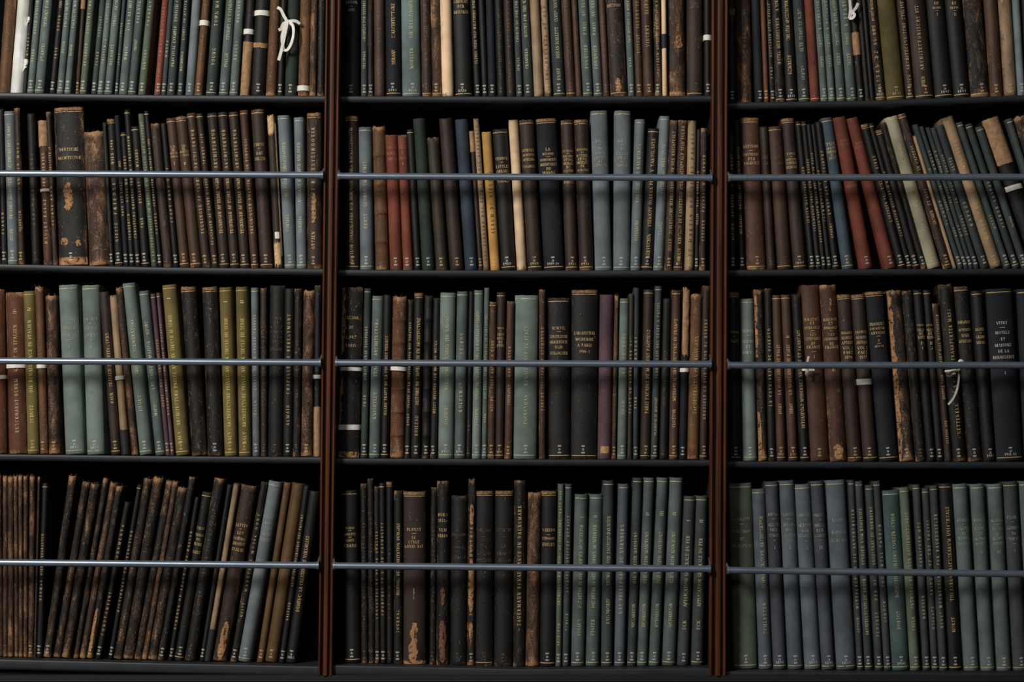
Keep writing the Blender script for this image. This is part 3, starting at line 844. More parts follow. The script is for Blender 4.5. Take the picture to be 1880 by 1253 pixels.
for key, (a, b) in RODS.items():
    bay = 'LMR'.index(key[0])
    slope = (b[1] - a[1]) / (b[0] - a[0])
    p0 = P(a[0], a[1], ROD_Y); p1 = P(b[0], b[1], ROD_Y)
    d = (p1 - p0) / (p1.x - p0.x)
    xl = (post_x(bay, 0, p0.z) + post_x(bay, 1, p0.z)) / 2 + 0.0125
    xr = (post_x(bay + 1, 0, p1.z) + post_x(bay + 1, 1, p1.z)) / 2 - 0.0125
    if bay > 0: xl = post_x(bay, 1, p0.z) - 0.001
    if bay < 2: xr = post_x(bay + 1, 0, p1.z) + 0.001
    q0, q1 = p0 + d * (xl - p0.x), p0 + d * (xr - p0.x)
    v, f = [], []
    tube_vf(q0 + d * 0.005, q1 - d * 0.005, 0.0069, v, f)
    rod = link('retaining_rod', mesh_from('retaining_rod', v, f, 50), ROD, case)
    rod['label'] = 'blue-grey steel rod across the books'
    for q, s in ((q0, 1), (q1, -1)):
        v, f = [], []
        tube_vf(q + d * s * 0.0055, q + d * s * 0.0085, 0.0074, v, f)
        tube_vf(q + d * s * 0.0005, q + d * s * 0.0050, 0.0086, v, f)
        # curved arm running up and back to the side of the bay
        n0 = len(v)
        arc = []
        for k in range(9):
            t = k / 8
            arc.append(q + Vector((s * (0.002 + 0.002 * t * t) - s * 0.004 * t, 0.004 + 0.030 * t, 0.0085 + 0.013 * math.sin(t * 1.5))))
        for c in arc:
            for dx, dz in ((-0.0016, 0), (0.0016, 0), (0.0016, -0.004), (-0.0016, -0.004)):
                v.append((c.x + dx, c.y, c.z + dz))
        for k in range(8):
            for j in range(4):
                a0, b0 = n0 + 4 * k + j, n0 + 4 * k + (j + 1) % 4
                f.append((a0, b0, b0 + 4, a0 + 4))
        f += [(n0 + 3, n0 + 2, n0 + 1, n0), (n0 + 32, n0 + 33, n0 + 34, n0 + 35)]
        link('rod_bracket', mesh_from('rod_bracket', v, f, 40), ROD, rod)

# room around the bookcase
v, f = [], []
box_vf((-5, -8, -0.1), (5, 1, 0), v, f)
fl = link('floor', mesh_from('floor', v, f), flat_mat('dark_oak_floor', (48, 36, 27), 0.5, 0, 0.3, 6)); fl['kind'] = 'structure'
v, f = [], []
box_vf((-5, BACK_Y + 0.012, 0), (5, BACK_Y + 0.2, 3.6), v, f)
wl = link('wall_back', mesh_from('wall_back', v, f), flat_mat('dull_plaster', (60, 58, 54), 0.9, 0, 0.1, 4)); wl['kind'] = 'structure'

# ------------------------------------------------------------------ lettering
_GT, _Gt = 0.150, 0.060
def _font():
    T, t = _GT, _Gt
    def S(x0, y0, x1, y1, w):
        return ('S', x0, y0, x1, y1, w)
    def A(cx, cy, rx, ry, a0, a1):
        return ('A', cx, cy, rx, ry, a0, a1)
    def B(x, y, h=0.13):
        return ('S', x - h, y + (0.03 if y < .5 else -0.03), x + h, y + (0.03 if y < .5 else -0.03), t)
    st = lambda x: [S(x, 0, x, 1, T), B(x, 0), B(x, 1)]
    G = {
     'A': (.80, [S(.10, 0, .40, 1, t), S(.40, 1, .70, 0, T), S(.2, .34, .6, .34, t), B(.10, 0), B(.70, 0)]),
     'B': (.70, st(.17) + [A(.32, .77, .22, .23, -90, 90), A(.32, .27, .28, .27, -90, 90), S(.17, .97, .34, .97, t), S(.17, .53, .34, .53, t), S(.17, .03, .34, .03, t)]),
     'C': (.74, [A(.42, .5, .35, .5, 48, 312), S(.65, .70, .65, .97, t)]),
     'D': (.78, st(.17) + [A(.32, .5, .38, .5, -90, 90), S(.17, .97, .34, .97, t), S(.17, .03, .34, .03, t)]),
     'E': (.68, st(.17) + [S(.17, .97, .58, .97, t), S(.17, .52, .45, .52, t), S(.17, .03, .60, .03, t), S(.57, .78, .57, 1, t), S(.60, 0, .60, .24, t), S(.45, .42, .45, .62, t)]),
     'F': (.64, st(.17) + [S(.17, .97, .58, .97, t), S(.17, .50, .45, .50, t), S(.57, .76, .57, 1, t), S(.45, .40, .45, .60, t)]),
     'G': (.80, [A(.42, .5, .35, .5, 48, 318), S(.65, .70, .65, .97, t), S(.66, .06, .66, .42, T), B(.64, .42)]),
     'H': (.82, st(.17) + st(.64) + [S(.17, .5, .64, .5, t)]),
     'I': (.36, st(.18)),
     'J': (.46, [S(.28, .2, .28, 1, T), B(.28, 1), A(.14, .18, .16, .20, 180, 360)]),
     'K': (.78, st(.17) + [S(.60, 1, .20, .44, t), S(.30, .58, .64, 0, T), B(.60, 1, .10), B(.66, 0, .10)]),
     'L': (.64, st(.17) + [S(.17, .03, .58, .03, t), S(.58, 0, .58, .26, t)]),
     'M': (.98, [S(.14, 0, .14, 1, t), S(.16, 1, .48, .05, T), S(.48, .05, .80, 1, t), S(.82, 0, .82, 1, T), B(.14, 0), B(.82, 0), B(.12, 1, .1), B(.84, 1, .1)]),
     'N': (.82, [S(.15, 0, .15, 1, t), S(.15, 1, .66, 0, T), S(.67, 0, .67, 1, t), B(.15, 0), B(.14, 1, .1), B(.67, 1)]),
     'O': (.84, [A(.42, .5, .36, .5, 0, 360)]),
     'P': (.66, st(.17) + [A(.32, .74, .26, .26, -90, 90), S(.17, .97, .34, .97, t), S(.17, .48, .34, .48, t)]),
     'Q': (.84, [A(.42, .5, .36, .5, 0, 360), S(.44, .12, .74, -.14, T)]),
     'R': (.76, st(.17) + [A(.32, .75, .25, .25, -90, 90), S(.17, .97, .34, .97, t), S(.17, .50, .34, .50, t), S(.34, .50, .64, 0, T), B(.66, 0, .08)]),
     'S': (.62, [A(.31, .76, .21, .24, 30, 265), A(.31, .27, .24, .27, -150, 85), S(.52, .72, .52, .98, t), S(.08, .03, .08, .28, t)]),
     'T': (.74, [S(.37, 0, .37, 1, T), B(.37, 0), S(.05, .97, .69, .97, t), S(.06, .76, .06, 1, t), S(.68, .76, .68, 1, t)]),
     'U': (.80, [S(.16, .3, .16, 1, T), A(.40, .32, .24, .32, 180, 360), S(.65, .3, .65, 1, t), B(.16, 1), B(.65, 1, .1)]),
     'V': (.76, [S(.10, 1, .38, 0, T), S(.38, 0, .66, 1, t), B(.10, 1), B(.66, 1, .1)]),
     'W': (1.06, [S(.10, 1, .32, 0, T), S(.32, 0, .52, 1, t), S(.52, 1, .74, 0, T), S(.74, 0, .96, 1, t), B(.10, 1), B(.96, 1, .1), B(.52, 1, .1)]),
     'X': (.76, [S(.12, 1, .64, 0, T), S(.12, 0, .62, 1, t), B(.12, 1, .1), B(.64, 0, .1), B(.12, 0, .1), B(.62, 1, .1)]),
     'Y': (.74, [S(.08, 1, .37, .46, T), S(.37, .46, .66, 1, t), S(.37, 0, .37, .48, T), B(.37, 0), B(.08, 1, .1), B(.66, 1, .1)]),
     'Z': (.66, [S(.10, .03, .56, .97, T), S(.08, .97, .58, .97, t), S(.08, .03, .60, .03, t), S(.09, .78, .09, 1, t), S(.59, 0, .59, .24, t)]),
     '0': (.62, [A(.31, .5, .25, .5, 0, 360)]),
     '1': (.42, [S(.22, 0, .22, 1, T), B(.22, 0), S(.08, .82, .22, .97, t)]),
     '2': (.60, [A(.30, .74, .20, .25, -20, 170), S(.48, .66, .10, .05, T * .8), S(.08, .04, .54, .04, t * 1.6)]),
     '3': (.58, [A(.28, .76, .19, .23, -90, 150), A(.28, .27, .23, .27, -150, 90)]),
     '4': (.62, [S(.42, 0, .42, 1, T), S(.42, 1, .06, .3, t), S(.06, .28, .58, .28, t)]),
     '5': (.58, [S(.14, .55, .14, .97, t), S(.14, .96, .50, .96, t * 1.5), A(.26, .30, .24, .30, -150, 120)]),
     '6': (.60, [A(.31, .30, .23, .30, 0, 360), A(.42, .48, .34, .50, 110, 190)]),
     '7': (.56, [S(.06, .96, .52, .96, t * 1.5), S(.50, .95, .22, 0, T * .8)]),
     '8': (.60, [A(.30, .76, .19, .24, 0, 360), A(.30, .27, .24, .27, 0, 360)]),
     '9': (.60, [A(.29, .70, .23, .30, 0, 360), A(.18, .52, .34, .50, -70, 10)]),
     '-': (.44, [S(.08, .42, .36, .42, t * 1.5)]), '.': (.28, [S(.14, 0, .14, .13, T)]), ',': (.28, [S(.14, -.08, .14, .12, T)]),
     "'": (.24, [S(.12, .74, .12, 1, t * 1.5)]), '&': (.78, [A(.30, .78, .16, .21, 0, 360), A(.30, .26, .23, .26, 60, 330), S(.24, .64, .70, 0, T)]),
     ' ': (.46, [])}
    return G
FONT = _font()
_txt = {}
def glyphs(text, space=1.0):
    """capital serif lettering as flat quads: vertices, faces, width, cap height"""
    key = (text, round(space, 2))
    if key in _txt:
        return _txt[key]
    vs, fs = [], []
    x = 0.0
    for ch in text:
        adv, strokes = FONT.get(ch.upper(), FONT[' '])
        for s in strokes:
            if s[0] == 'S':
                _, x0, y0, x1, y1, w = s
                dx, dy = x1 - x0, y1 - y0
                L = math.hypot(dx, dy)
                # widths are measured across the page for slanting strokes
                nx, ny = (-dy / L * w / 2, dx / L * w / 2)
                n = len(vs)
                vs += [(x + x0 + nx, y0 + ny), (x + x0 - nx, y0 - ny), (x + x1 - nx, y1 - ny), (x + x1 + nx, y1 + ny)]
                fs.append((n, n + 1, n + 2, n + 3))
            else:
                _, cx, cy, rx, ry, a0, a1 = s
                seg = max(4, int(abs(a1 - a0) / 30))
                n = len(vs)
                for k in range(seg + 1):
                    a = math.radians(a0 + (a1 - a0) * k / seg)
                    ca, sa = math.cos(a), math.sin(a)
                    tx = _GT * abs(ca) ** 1.5 + _Gt * (1 - abs(ca) ** 1.5)
                    vs.append((x + cx + ca * rx, cy + sa * ry))
                    vs.append((x + cx + ca * (rx - tx), cy + sa * (ry - _Gt * 1.1)))
                for k in range(seg):
                    a = n + 2 * k
                    fs.append((a, a + 2, a + 3, a + 1))
        x += adv + 0.06 + (space - 1.0) * 0.7
    _txt[key] = (vs, fs, max(x - 0.06, 0.2), 1.0)
    return _txt[key]

def spine_y(u, b):
    u = max(-1.0, min(1.0, u))
    return b * (1 - math.sqrt(1 - 0.92 * u * u)) / (1 - math.sqrt(0.08))

GOLD = {'warm': (188, 152, 102), 'pale': (164, 162, 122), 'silver': (172, 170, 158), 'dim': (104, 86, 66), 'dimg': (140, 140, 124), 'ink': (50, 36, 26), 'bright': (205, 168, 96), 'red': (136, 88, 70)}
def letter_mat(kind):
    name = 'lettering_' + kind
    if name in _flat:
        return _flat[name]
    m = flat_mat(name, GOLD[kind], 0.5, 0.0, 0.30, 300)
    nt = m.node_tree
    tc = nt.nodes.new('ShaderNodeTexCoord')
    oi = nt.nodes.new('ShaderNodeObjectInfo')
    n = N(nt, 'ShaderNodeTexNoise', Scale=170.0, Detail=4.0, Roughness=0.7)
    ad = nt.nodes.new('ShaderNodeVectorMath'); ad.operation = 'ADD'
    nt.links.new(tc.outputs['Object'], ad.inputs[0])
    nt.links.new(oi.outputs['Random'], ad.inputs[1])
    nt.links.new(ad.outputs[0], n.inputs['Vector'])
    # gilding rubbed away in places
    lo = {'dim': 0.46, 'dimg': 0.40, 'warm': 0.36, 'pale': 0.36}.get(kind, 0.30)
    nt.links.new(step(nt, n.outputs['Fac'], lo, lo + 0.10), nt.nodes['Principled BSDF'].inputs['Alpha'])
    return m

class Part:
    def __init__(s, name, me, mat, label=None):
        s.name, s.me, s.mat, s.label = name, me, mat, label

def wrap_strip(w, b, z0, z1, off, u0=-1.0, u1=1.0, side=0.0, ragged=0.0, rnd=None, nz=2, nx=14):
    """strip of paper or cloth lying on the spine, optionally running back along the boards"""
    cols = []
    if side and u0 <= -1: cols.append((-w / 2 - off, b + side))
    for k in range(nx + 1):
        u = u0 + (u1 - u0) * k / nx
        cols.append((u * (w / 2 + off * abs(u)), spine_y(u, b) - off * (1 - 0.3 * abs(u))))
    if side and u1 >= 1: cols.append((w / 2 + off, b + side))
    v, f = [], []
    m = len(cols)
    jit = [[(rnd.uniform(-1, 1) * ragged if rnd and ragged else 0) for _ in cols] for _ in range(2)]
    th = 0.0004
    for layer in (0, 1):
        for r in range(nz):
            t = r / (nz - 1)
            for j, (x, y) in enumerate(cols):
                z = z0 + (z1 - z0) * t
                z += jit[0][j] * (1 - t) + jit[1][j] * t
                v.append((x, y + (th if layer else 0), z))
    L = m * nz
    for r in range(nz - 1):
        for j in range(m - 1):
            a = r * m + j
            f.append((a, a + 1, a + m + 1, a + m))
            f.append((L + a + 1, L + a, L + a + m, L + a + m + 1))
    for j in range(m - 1):
        f.append((L + j, L + j + 1, j + 1, j))
        t = (nz - 1) * m + j
        f.append((t, t + 1, L + t + 1, L + t))
    for r in range(nz - 1):
        a = r * m
        f.append((L + a, a, a + m, L + a + m))
        a = r * m + m - 1
        f.append((a, L + a, L + a + m, a + m))
    return v, f

BROWNP = rubbed(flat_mat('bare_brown_board', (92, 60, 42), 0.85, 0, 0.35, 90, bump=0.5), 0.40)
HEADM = rubbed(flat_mat('rubbed_head_leather', (116, 86, 56), 0.8, 0, 0.5, 160), 0.38, 200.0)
def make_parts(w, H, D, code, flags, texts, rnd, row):
    """all the parts of one book in its own space: foot of the spine at the origin, spine facing -Y"""
    parts = []
    key, wear = parse_code(code)
    flagd = {}
    for fl_ in flags:
        q = fl_.split(':')
        flagd.setdefault(q[0], []).append([float(t) for t in q[1:]] if len(q) > 1 else [])
    rb = next((int(k[2:]) for k in flagd if k.startswith('rb') and k[2:].isdigit()), 0)
    b = min(0.42 * w, 0.0110)
    tb = min(0.0026, w * 0.16)
    # ---- cover
    nU = 12
    spine = [(math.sin(math.pi / 2 * (2 * k / nU - 1))) for k in range(nU + 1)]
    outer = [(-w / 2, D, 0.25), (-w / 2, D * .5, 0.1), (-w / 2, b + 0.008, 0.25), (-w / 2 + min(0.0008, w * .05), b + 0.0045, 0.75)]
    nL = len(outer)
    for u in spine:
        outer.append((u * w / 2, spine_y(u, b), (0.55 - 0.35 * abs(u) if wear >= 3 and key in ('kb', 'db', 'rb') else 0.15) + (0.45 if wear >= 3 else 0.85) * abs(u) ** 5))
    outer += [(-x, y, e) for x, y, e in reversed(outer[:nL])]
    inner = [(w / 2 - tb, D), (w / 2 - tb, b + 0.004), (-w / 2 + tb, b + 0.004), (-w / 2 + tb, D)]
    zs = {0.0, 0.0015, 0.005, 0.012, 0.022, H - 0.022, H - 0.012, H - 0.005, H - 0.0015, H}
    nmid = 6 if wear < 2 else 14
    for k in range(1, nmid):
        zs.add(0.022 + (H - 0.044) * k / nmid)
    bands = []
    for k in range(rb):
        zb = H * (k + 1) / (rb + 1)
        bands.append(zb)
        for dz in (-0.004, -0.002, 0, 0.002, 0.004):
            zs.add(zb + dz)
    zs = sorted(zs)
    verts, rub = [], []
    fray = wear >= 3 or 'fray' in flagd or 'torn' in flagd or 'torn2' in flagd
    amp = {0: 0.0002, 1: 0.0004, 2: 0.0007, 3: 0.0010}[min(wear, 3)]
    if 'torn' in flagd: amp = 0.0022
    bow = rnd.uniform(-0.0012, 0.0012)
    headj = [rnd.uniform(-1, 1) for _ in outer]
    footj = [rnd.uniform(-1, 1) for _ in outer]
    for z in zs:
        t = z / H
        endd = min(z, H - z)
        e_end = max(0.0, 1 - endd / 0.014)
        for j, (x, y, e) in enumerate(outer):
            spn = nL <= j < nL + nU + 1
            dx = dy = dz = 0.0
            if spn:
                if endd < 0.0016: dy += 0.0012
                if endd < 0.0001: dy += 0.0010
                for zb in bands:
                    if abs(z - zb) < 0.0031: dy -= 0.0019 * (1 if abs(z - zb) < 0.0021 else 0.4)
                dy += rnd.uniform(0, 1) * amp
                # a shelf-worn spine sinks a little in the middle
                dy += 0.0006 * math.sin(math.pi * t)
            if z >= H - 0.0001:
                if spn: dz += headj[j] * (0.0026 if fray else (0.0011 if wear else 0.0005)) - 0.0008 * (1 - abs(x) * 2 / w)
            if z <= 0.0001 and spn:
                dz += abs(footj[j]) * (0.0018 if fray else 0.0004)
            xx = x * (1 + (0.004 * math.sin(2.5 * math.pi * t) if wear else 0)) 
            verts.append((xx + dx, y + dy, z + dz))
            rub.append(min(1.0, e * (0.75 if spn else 0.5) + e_end * (1.0 if spn else 0.5)))
        for x, y in inner:
            verts.append((x, y, z)); rub.append(0.2)
    n = len(outer) + len(inner)
    faces = []
    for k in range(len(zs) - 1):
        for j in range(n):
            a, c = k * n + j, k * n + (j + 1) % n
            faces.append((a, c, c + n, a + n))
    nO = len(outer)
    # end faces: boards and spine thickness as strips
    for top, off in ((False, 0), (True, (len(zs) - 1) * n)):
        li = [off + nO + 3, off + nO + 2]      # left board inner (back, front)
        ri = [off + nO + 0, off + nO + 1]
        q = []
        q.append([off + 0, off + 1, off + 2, li[1], li[0]])
        mid = nL + nU // 2
        q.append([off + j for j in range(2, mid + 1)] + [li[1]])
        q.append([li[1], off + mid, ri[1]])
        q.append([off + j for j in range(mid, nO - 2)] + [ri[1]])
        q.append([ri[1], off + nO - 3, off + nO - 2, off + nO - 1, ri[0]])
        for c in q:
            faces.append(tuple(c) if top else tuple(reversed(c)))
    me = bpy.data.meshes.new('cover')
    me.from_pydata(verts, [], faces)
    at = me.attributes.new('rub', 'FLOAT', 'POINT')
    at.data.foreach_set('value', rub)
    me.update()
    me.polygons.foreach_set('use_smooth', [True] * len(me.polygons))
    me.set_sharp_from_angle(angle=math.radians(48))
    parts.append(Part('cover', me, cover_mat(code)))
    # ---- pages
    v, f = [], []
    sq = min(0.003, H * 0.01)
    x1 = w / 2 - tb - 0.0001
    cs = [(-x1, b + 0.0045), (-x1, D - 0.004), (-x1 * .5, D - 0.0055), (x1 * .5, D - 0.0055), (x1, D - 0.004), (x1, b + 0.0045)]
    for z in (0.0008 if False else sq, H - sq - (0.001 if wear < 3 else 0.003)):
        v += [(x, y, z) for x, y in cs]
    m = len(cs)
    f = [(j, j + m, (j + 1) % m + m, (j + 1) % m) for j in range(m)] + [tuple(range(m)), tuple(range(2 * m - 1, m - 1, -1))]
    parts.append(Part('page_block', mesh_from('page_block', v, f), PAGES))
    if fray and wear >= 3 and row:
        v, f = [], []
        for k in range(rnd.randint(3, 7)):
            x = rnd.uniform(-.45, .45) * w; y = spine_y(2 * x / w, b) + 0.002
            dx, dy, dz = rnd.uniform(-.003, .006), rnd.uniform(-.004, .003), rnd.uniform(.003, .008)
            n0 = len(v)
            for i in range(5):
                t = i / 4
                c = (x + dx * t * t, y + dy * t, H - 0.003 + dz * math.sin(t * 2.0))
                for a in (-0.00022, 0.00022): v.append((c[0] + a, c[1] + a, c[2]))
            f += [(n0 + 2 * i, n0 + 2 * i + 1, n0 + 2 * i + 3, n0 + 2 * i + 2) for i in range(4)]
        parts.append(Part('frayed_threads', mesh_from('frayed_threads', v, f), flat_mat('frayed_thread', (124, 100, 74), 0.9), 'frayed threads at the head of the spine'))
    # ---- gilt bands
    green = key in ('g1', 'g2', 'g3', 'g4', 'g5', 'te', 'bg', 'bg2', 'sl', 'sl2', 'fg')
    gk = 'pale' if green else 'warm'
    def band(z, h=0.0013):
        v, f = wrap_strip(w, b, z, z + h, 0.0004, -0.93, 0.93, nx=12)
        parts.append(Part('gilt_band', mesh_from('gilt_band', v, f, 60), letter_mat(gk)))
    if 'b' in flagd: band(0.0068)
    if 't' in flagd: band(H - 0.0085)
    if 't2' in flagd:
        # rubbed tan head cap
        v, f = wrap_strip(w, b, H - 0.0075, H - 0.0018, 0.0003, -0.97, 0.97, ragged=0.0007, rnd=rnd, nx=22)
        parts.append(Part('head_cap', mesh_from('head_cap', v, f, 60), HEADM, 'rubbed tan head cap'))
        band(H - 0.0105, 0.001)
    # ---- lettering
    dimk = 'dimg' if green else 'dim'
    if 'k' in flagd: tk = 'ink'
    elif 'd' in flagd or (wear >= 3 and 'q' not in flagd): tk = dimk
    elif key in ('rd',): tk = 'red'
    elif green: tk = 'pale'
    elif key in ('ol1',): tk = 'bright'
    else: tk = 'warm'
    if 'w' in flagd: tk = 'silver' if green or key in ('nv', 'kb') else tk
    v, f = [], []
    def put(vs, fs, fn):
        n0 = len(v)
        v.extend(fn(x, y) for x, y in vs)
        f.extend(tuple(n0 + i for i in q) for q in fs)
    eps = 0.0005
    if rb: eps = 0.0024
    xoff = rnd.uniform(-0.06, 0.06) * w
    lastz = None
    def flush():
        if f:
            parts.append(Part('spine_title', mesh_from('spine_title', list(v), list(f)), letter_mat(tk)))
        v.clear(); f.clear()
    for t in texts:
        if t[0] == 'v' or (lastz is not None and abs(t[1] - lastz) > 0.034): flush()
        if t[0] == 'h':
            lastz = t[1]
            if green and tk == 'pale': tk = dimk
        if t[0] == 'v':
            z0, z1, s = t[1], min(t[2], H - 0.012), t[3]
            L = z1 - z0
            if L < 0.004: continue
            hmax = min(0.0070, 0.0022 + 0.22 * w)
            vs, fs, tw, th = glyphs(s)
            h = L * th / tw
            if h > hmax:
                sp = 1.0 + (max(0.0, (L / hmax - tw) / (len(s) - 1) / 0.7) if len(s) > 3 else 0)
                vs, fs, tw, th = glyphs(s, min(sp, 1.9))
                h = hmax
                kx = min(L / tw, 1.25 * h / th)
            else:
                kx = L / tw
                h = min(hmax, h * 1.15)
            ky = h / th
            def fn(x, y, z0=z0, kx=kx, ky=ky, h=h):
                X = -(y * ky - h / 2) + xoff
                return (X, spine_y(2 * X / w, b) - eps, z0 + x * kx)
            put(vs, fs, fn)
        else:
            zc, s = t[1], t[2]
            if s == '-':
                n0 = len(v)
                hw = 0.10 * w
                for X in (-hw, 0, hw):
                    for dz in (-0.0004, 0.0004):
                        v.append((X, spine_y(2 * X / w, b) - eps, zc + dz))
                f += [(n0, n0 + 2, n0 + 3, n0 + 1), (n0 + 2, n0 + 4, n0 + 5, n0 + 3)]
                continue
            vs, fs, tw, th = glyphs(s, 1.04)
            gaps = [abs(o[1] - zc) for o in texts if o[0] == 'h' and o is not t and abs(o[1] - zc) > 1e-6]
            h = min([0.0060] + [0.78 * g for g in gaps])
            kx = min(0.80 * w / tw, 1.0 * h / th)
            h = min(h, kx * th * 1.75)
            ky = h / th
            def fn(x, y, kx=kx, ky=ky, h=h, tw=tw, zc=zc):
                X = (x - tw / 2) * kx
                return (X, spine_y(2 * X / w, b) - eps, zc + y * ky - h / 2)
            put(vs, fs, fn)
    flush()
    # ---- shelfmark: two pills and a ring, sometimes a date
    if 'n' not in flagd and w > 0.0045:
        v, f = [], []
        pw = min(0.0070, 0.70 * w); ph = 0.0029
        zb = 0.0115 if 'b' in flagd else 0.009
        cx = rnd.uniform(-0.08, 0.08) * w
        def ring(zc, rx, rz, th, seg=14):
            n0 = len(v)
            for k in range(seg):
                a = 2 * math.pi * k / seg
                ca, sa = math.cos(a), math.sin(a)
                if rx > rz * 1.3:
                    ca = math.copysign(abs(ca) ** 0.6, ca); sa = math.copysign(abs(sa) ** 0.6, sa)
                for q in (1.0, 0.0):
                    X = cx + ca * (rx - (0 if q else th)); Z = zc + sa * (rz - (0 if q else th))
                    v.append((X, spine_y(2 * X / w, b) - eps, Z))
            for k in range(seg):
                a, c = n0 + 2 * k, n0 + 2 * ((k + 1) % seg)
                f.append((a, c, c + 1, a + 1))
        def digits(s, zc, wid, h):
            vs, fs, tw, th = glyphs(s, 1.05)
            kx = wid / tw; ky = h / th
            put(vs, fs, lambda x, y: (cx + (x - tw / 2) * kx, spine_y(2 * (cx + (x - tw / 2) * kx) / w, b) - eps, zc + y * ky - h / 2))
        year = next((fl_[1:] for fl_ in flags if fl_[0] == 'y' and fl_[1:2].isdigit()), None)
        zz = zb + 0.0017
        if year:
            digits(year, zb + 0.0025, min(0.62 * w, 0.017 if len(year) < 6 else 0.024), 0.0048)
            zz = zb + 0.0085
        else:
            ring(zz, pw / 2, ph / 2, 0.0008); digits('%d' % rnd.randint(10, 79), zz, pw * .5, 0.0018)
            zz += 0.0065
        ring(zz, min(0.0020, pw / 2), 0.0021, 0.0008)
        zz += 0.0068
        ring(zz, pw / 2, ph / 2, 0.0008); digits('%d' % rnd.randint(10, 79), zz, pw * .5, 0.0018)
        mk = 'dim' if ('d' in flagd and not green) else ('silver' if green or key in ('kb', 'nv', 'bl', 'rd') else 'warm')
        parts.append(Part('shelfmark', mesh_from('shelfmark', v, f), letter_mat(mk)))
    # ---- bands, patches, labels (positions are distances up the spine)
    for z0, z1 in flagd.get('pb', []):
        v, f = wrap_strip(w, b, z0, z1, 0.0014 + eps * .5, side=0.02)
        tilt = rnd.uniform(-0.04, 0.04)
        v = [(x, y, z + x * tilt) for x, y, z in v]
        parts.append(Part('paper_band', mesh_from('paper_band', v, f, 60), WHITE, 'white paper band round the spine'))
    for z0, z1 in flagd.get('tp', []):
        v, f = wrap_strip(w, b, max(z0, .001), min(z1, H - .001), 0.0010, ragged=0.0011, rnd=rnd, nx=26, nz=4, side=0.004)
        parts.append(Part('bare_patch', mesh_from('bare_patch', v, f, 60), TAN, 'bare tan patch where the covering is torn off'))
    for z0, z1 in flagd.get('tp2', []):
        v, f = wrap_strip(w, b, max(z0, .001), min(z1, H - .001), 0.0010, u0=-0.75, u1=0.8, ragged=0.004, rnd=rnd, nx=10, nz=9)
        v = [(x + math.sin(z * 190) * 0.0011, y, z) for x, y, z in v]
        parts.append(Part('bare_patch', mesh_from('bare_patch', v, f, 60), TAN, 'bare tan patch where the covering is torn off'))
    for z0, z1, u0, u1 in flagd.get('bl', []):
        z0, z1 = max(z0, 0.0006), min(z1, H - 0.0006)
        nz = max(4, int((z1 - z0) / 0.0035))
        v, f = [], []
        l = r_ = 0.0
        for k in range(nz + 1):
            t = k / nz
            l = 0.6 * l + rnd.uniform(-.10, .10); r_ = 0.6 * r_ + rnd.uniform(-.10, .10)
            end = min(1.0, 4.0 * min(t, 1 - t) + 0.35) if (u1 - u0) < 1.5 else 1.0
            m_ = (u0 + u1) / 2; hw = (u1 - u0) / 2 * end
            a, c = max(-0.99, m_ - hw + l), min(0.99, m_ + hw + r_)
            if u0 <= -0.95: a = -0.99
            if u1 >= 0.95: c = 0.99
            for i in range(7):
                u = a + (c - a) * i / 6
                edge_ = rnd.uniform(-.0016, .0016) if k in (0, nz) and z0 > .001 else 0
                v.append((u * w / 2, spine_y(u, b) - 0.0005, z0 + (z1 - z0) * t + edge_))
        f = [(k * 7 + i, k * 7 + i + 1, k * 7 + i + 8, k * 7 + i + 7) for k in range(nz) for i in range(6)]
        parts.append(Part('bare_patch', mesh_from('bare_patch', v, f, 60), TANRUB if 'dkb' not in flagd else BROWNP, 'patch where the leather has rubbed down to tan'))
    for nm in ('dk', 'bk'):
        for z0, z1 in flagd.get(nm, []):
            v, f = wrap_strip(w, b, max(z0, .001), z1, 0.0010, ragged=0.0012, rnd=rnd, nx=14, nz=3, side=0.004)
            parts.append(Part('cloth_strip', mesh_from('cloth_strip', v, f, 60), DARKSTRIP, 'dark strip across the spine'))
    for z0, z1 in flagd.get('lab', []):
        v, f = wrap_strip(w, b, z0, z1, 0.0012, u0=-0.45, u1=0.55, nx=8)
        parts.append(Part('paper_label', mesh_from('paper_label', v, f, 60), WHITE, 'small white paper label'))
    if 'patch' in flagd:
        v, f = wrap_strip(w, b, 0.012, 0.026, 0.0010, u0=-0.6, u1=0.7, ragged=0.0008, rnd=rnd, nx=8, nz=3)
        parts.append(Part('paper_label', mesh_from('paper_label', v, f, 60), flat_mat('yellowed_label', (150, 118, 78), 0.8, 0, 0.4, 220), 'yellowed square label'))
    if 'torn' in flagd:
        # curled torn flaps of the paper wrapper on the right joint
        for zc, ln, wd in ((0.062, 0.020, 0.011), (0.150, 0.016, 0.008), (0.055, 0.012, 0.010)):
            v, f = [], []
            for i in range(7):
                t = i / 6
                for j in range(4):
                    s_ = j / 3 - 0.5
                    v.append((w / 2 - 0.002 + wd * t * (1 - 0.25 * abs(s_)), b * 0.6 - 0.010 * math.sin(t * 2.4) + 0.002 * math.sin(j * 2 + i), zc + s_ * ln * (1 - 0.55 * t) + 0.004 * t + 0.0015 * math.sin(3 * j + zc * 200)))
            for i in range(6):
                for j in range(3):
                    a = i * 4 + j
                    f.append((a, a + 1, a + 5, a + 4))
            n0 = len(v)
            v += [(x, y + 0.0006, z) for x, y, z in v]
            f += [tuple(n0 + i for i in reversed(q)) for q in f]
            parts.append(Part('torn_flap', mesh_from('torn_flap', v, f, 80), flat_mat('torn_white_paper', (205, 196, 182), 0.85, 0, 0.12, 120), 'curled torn flap of white paper'))
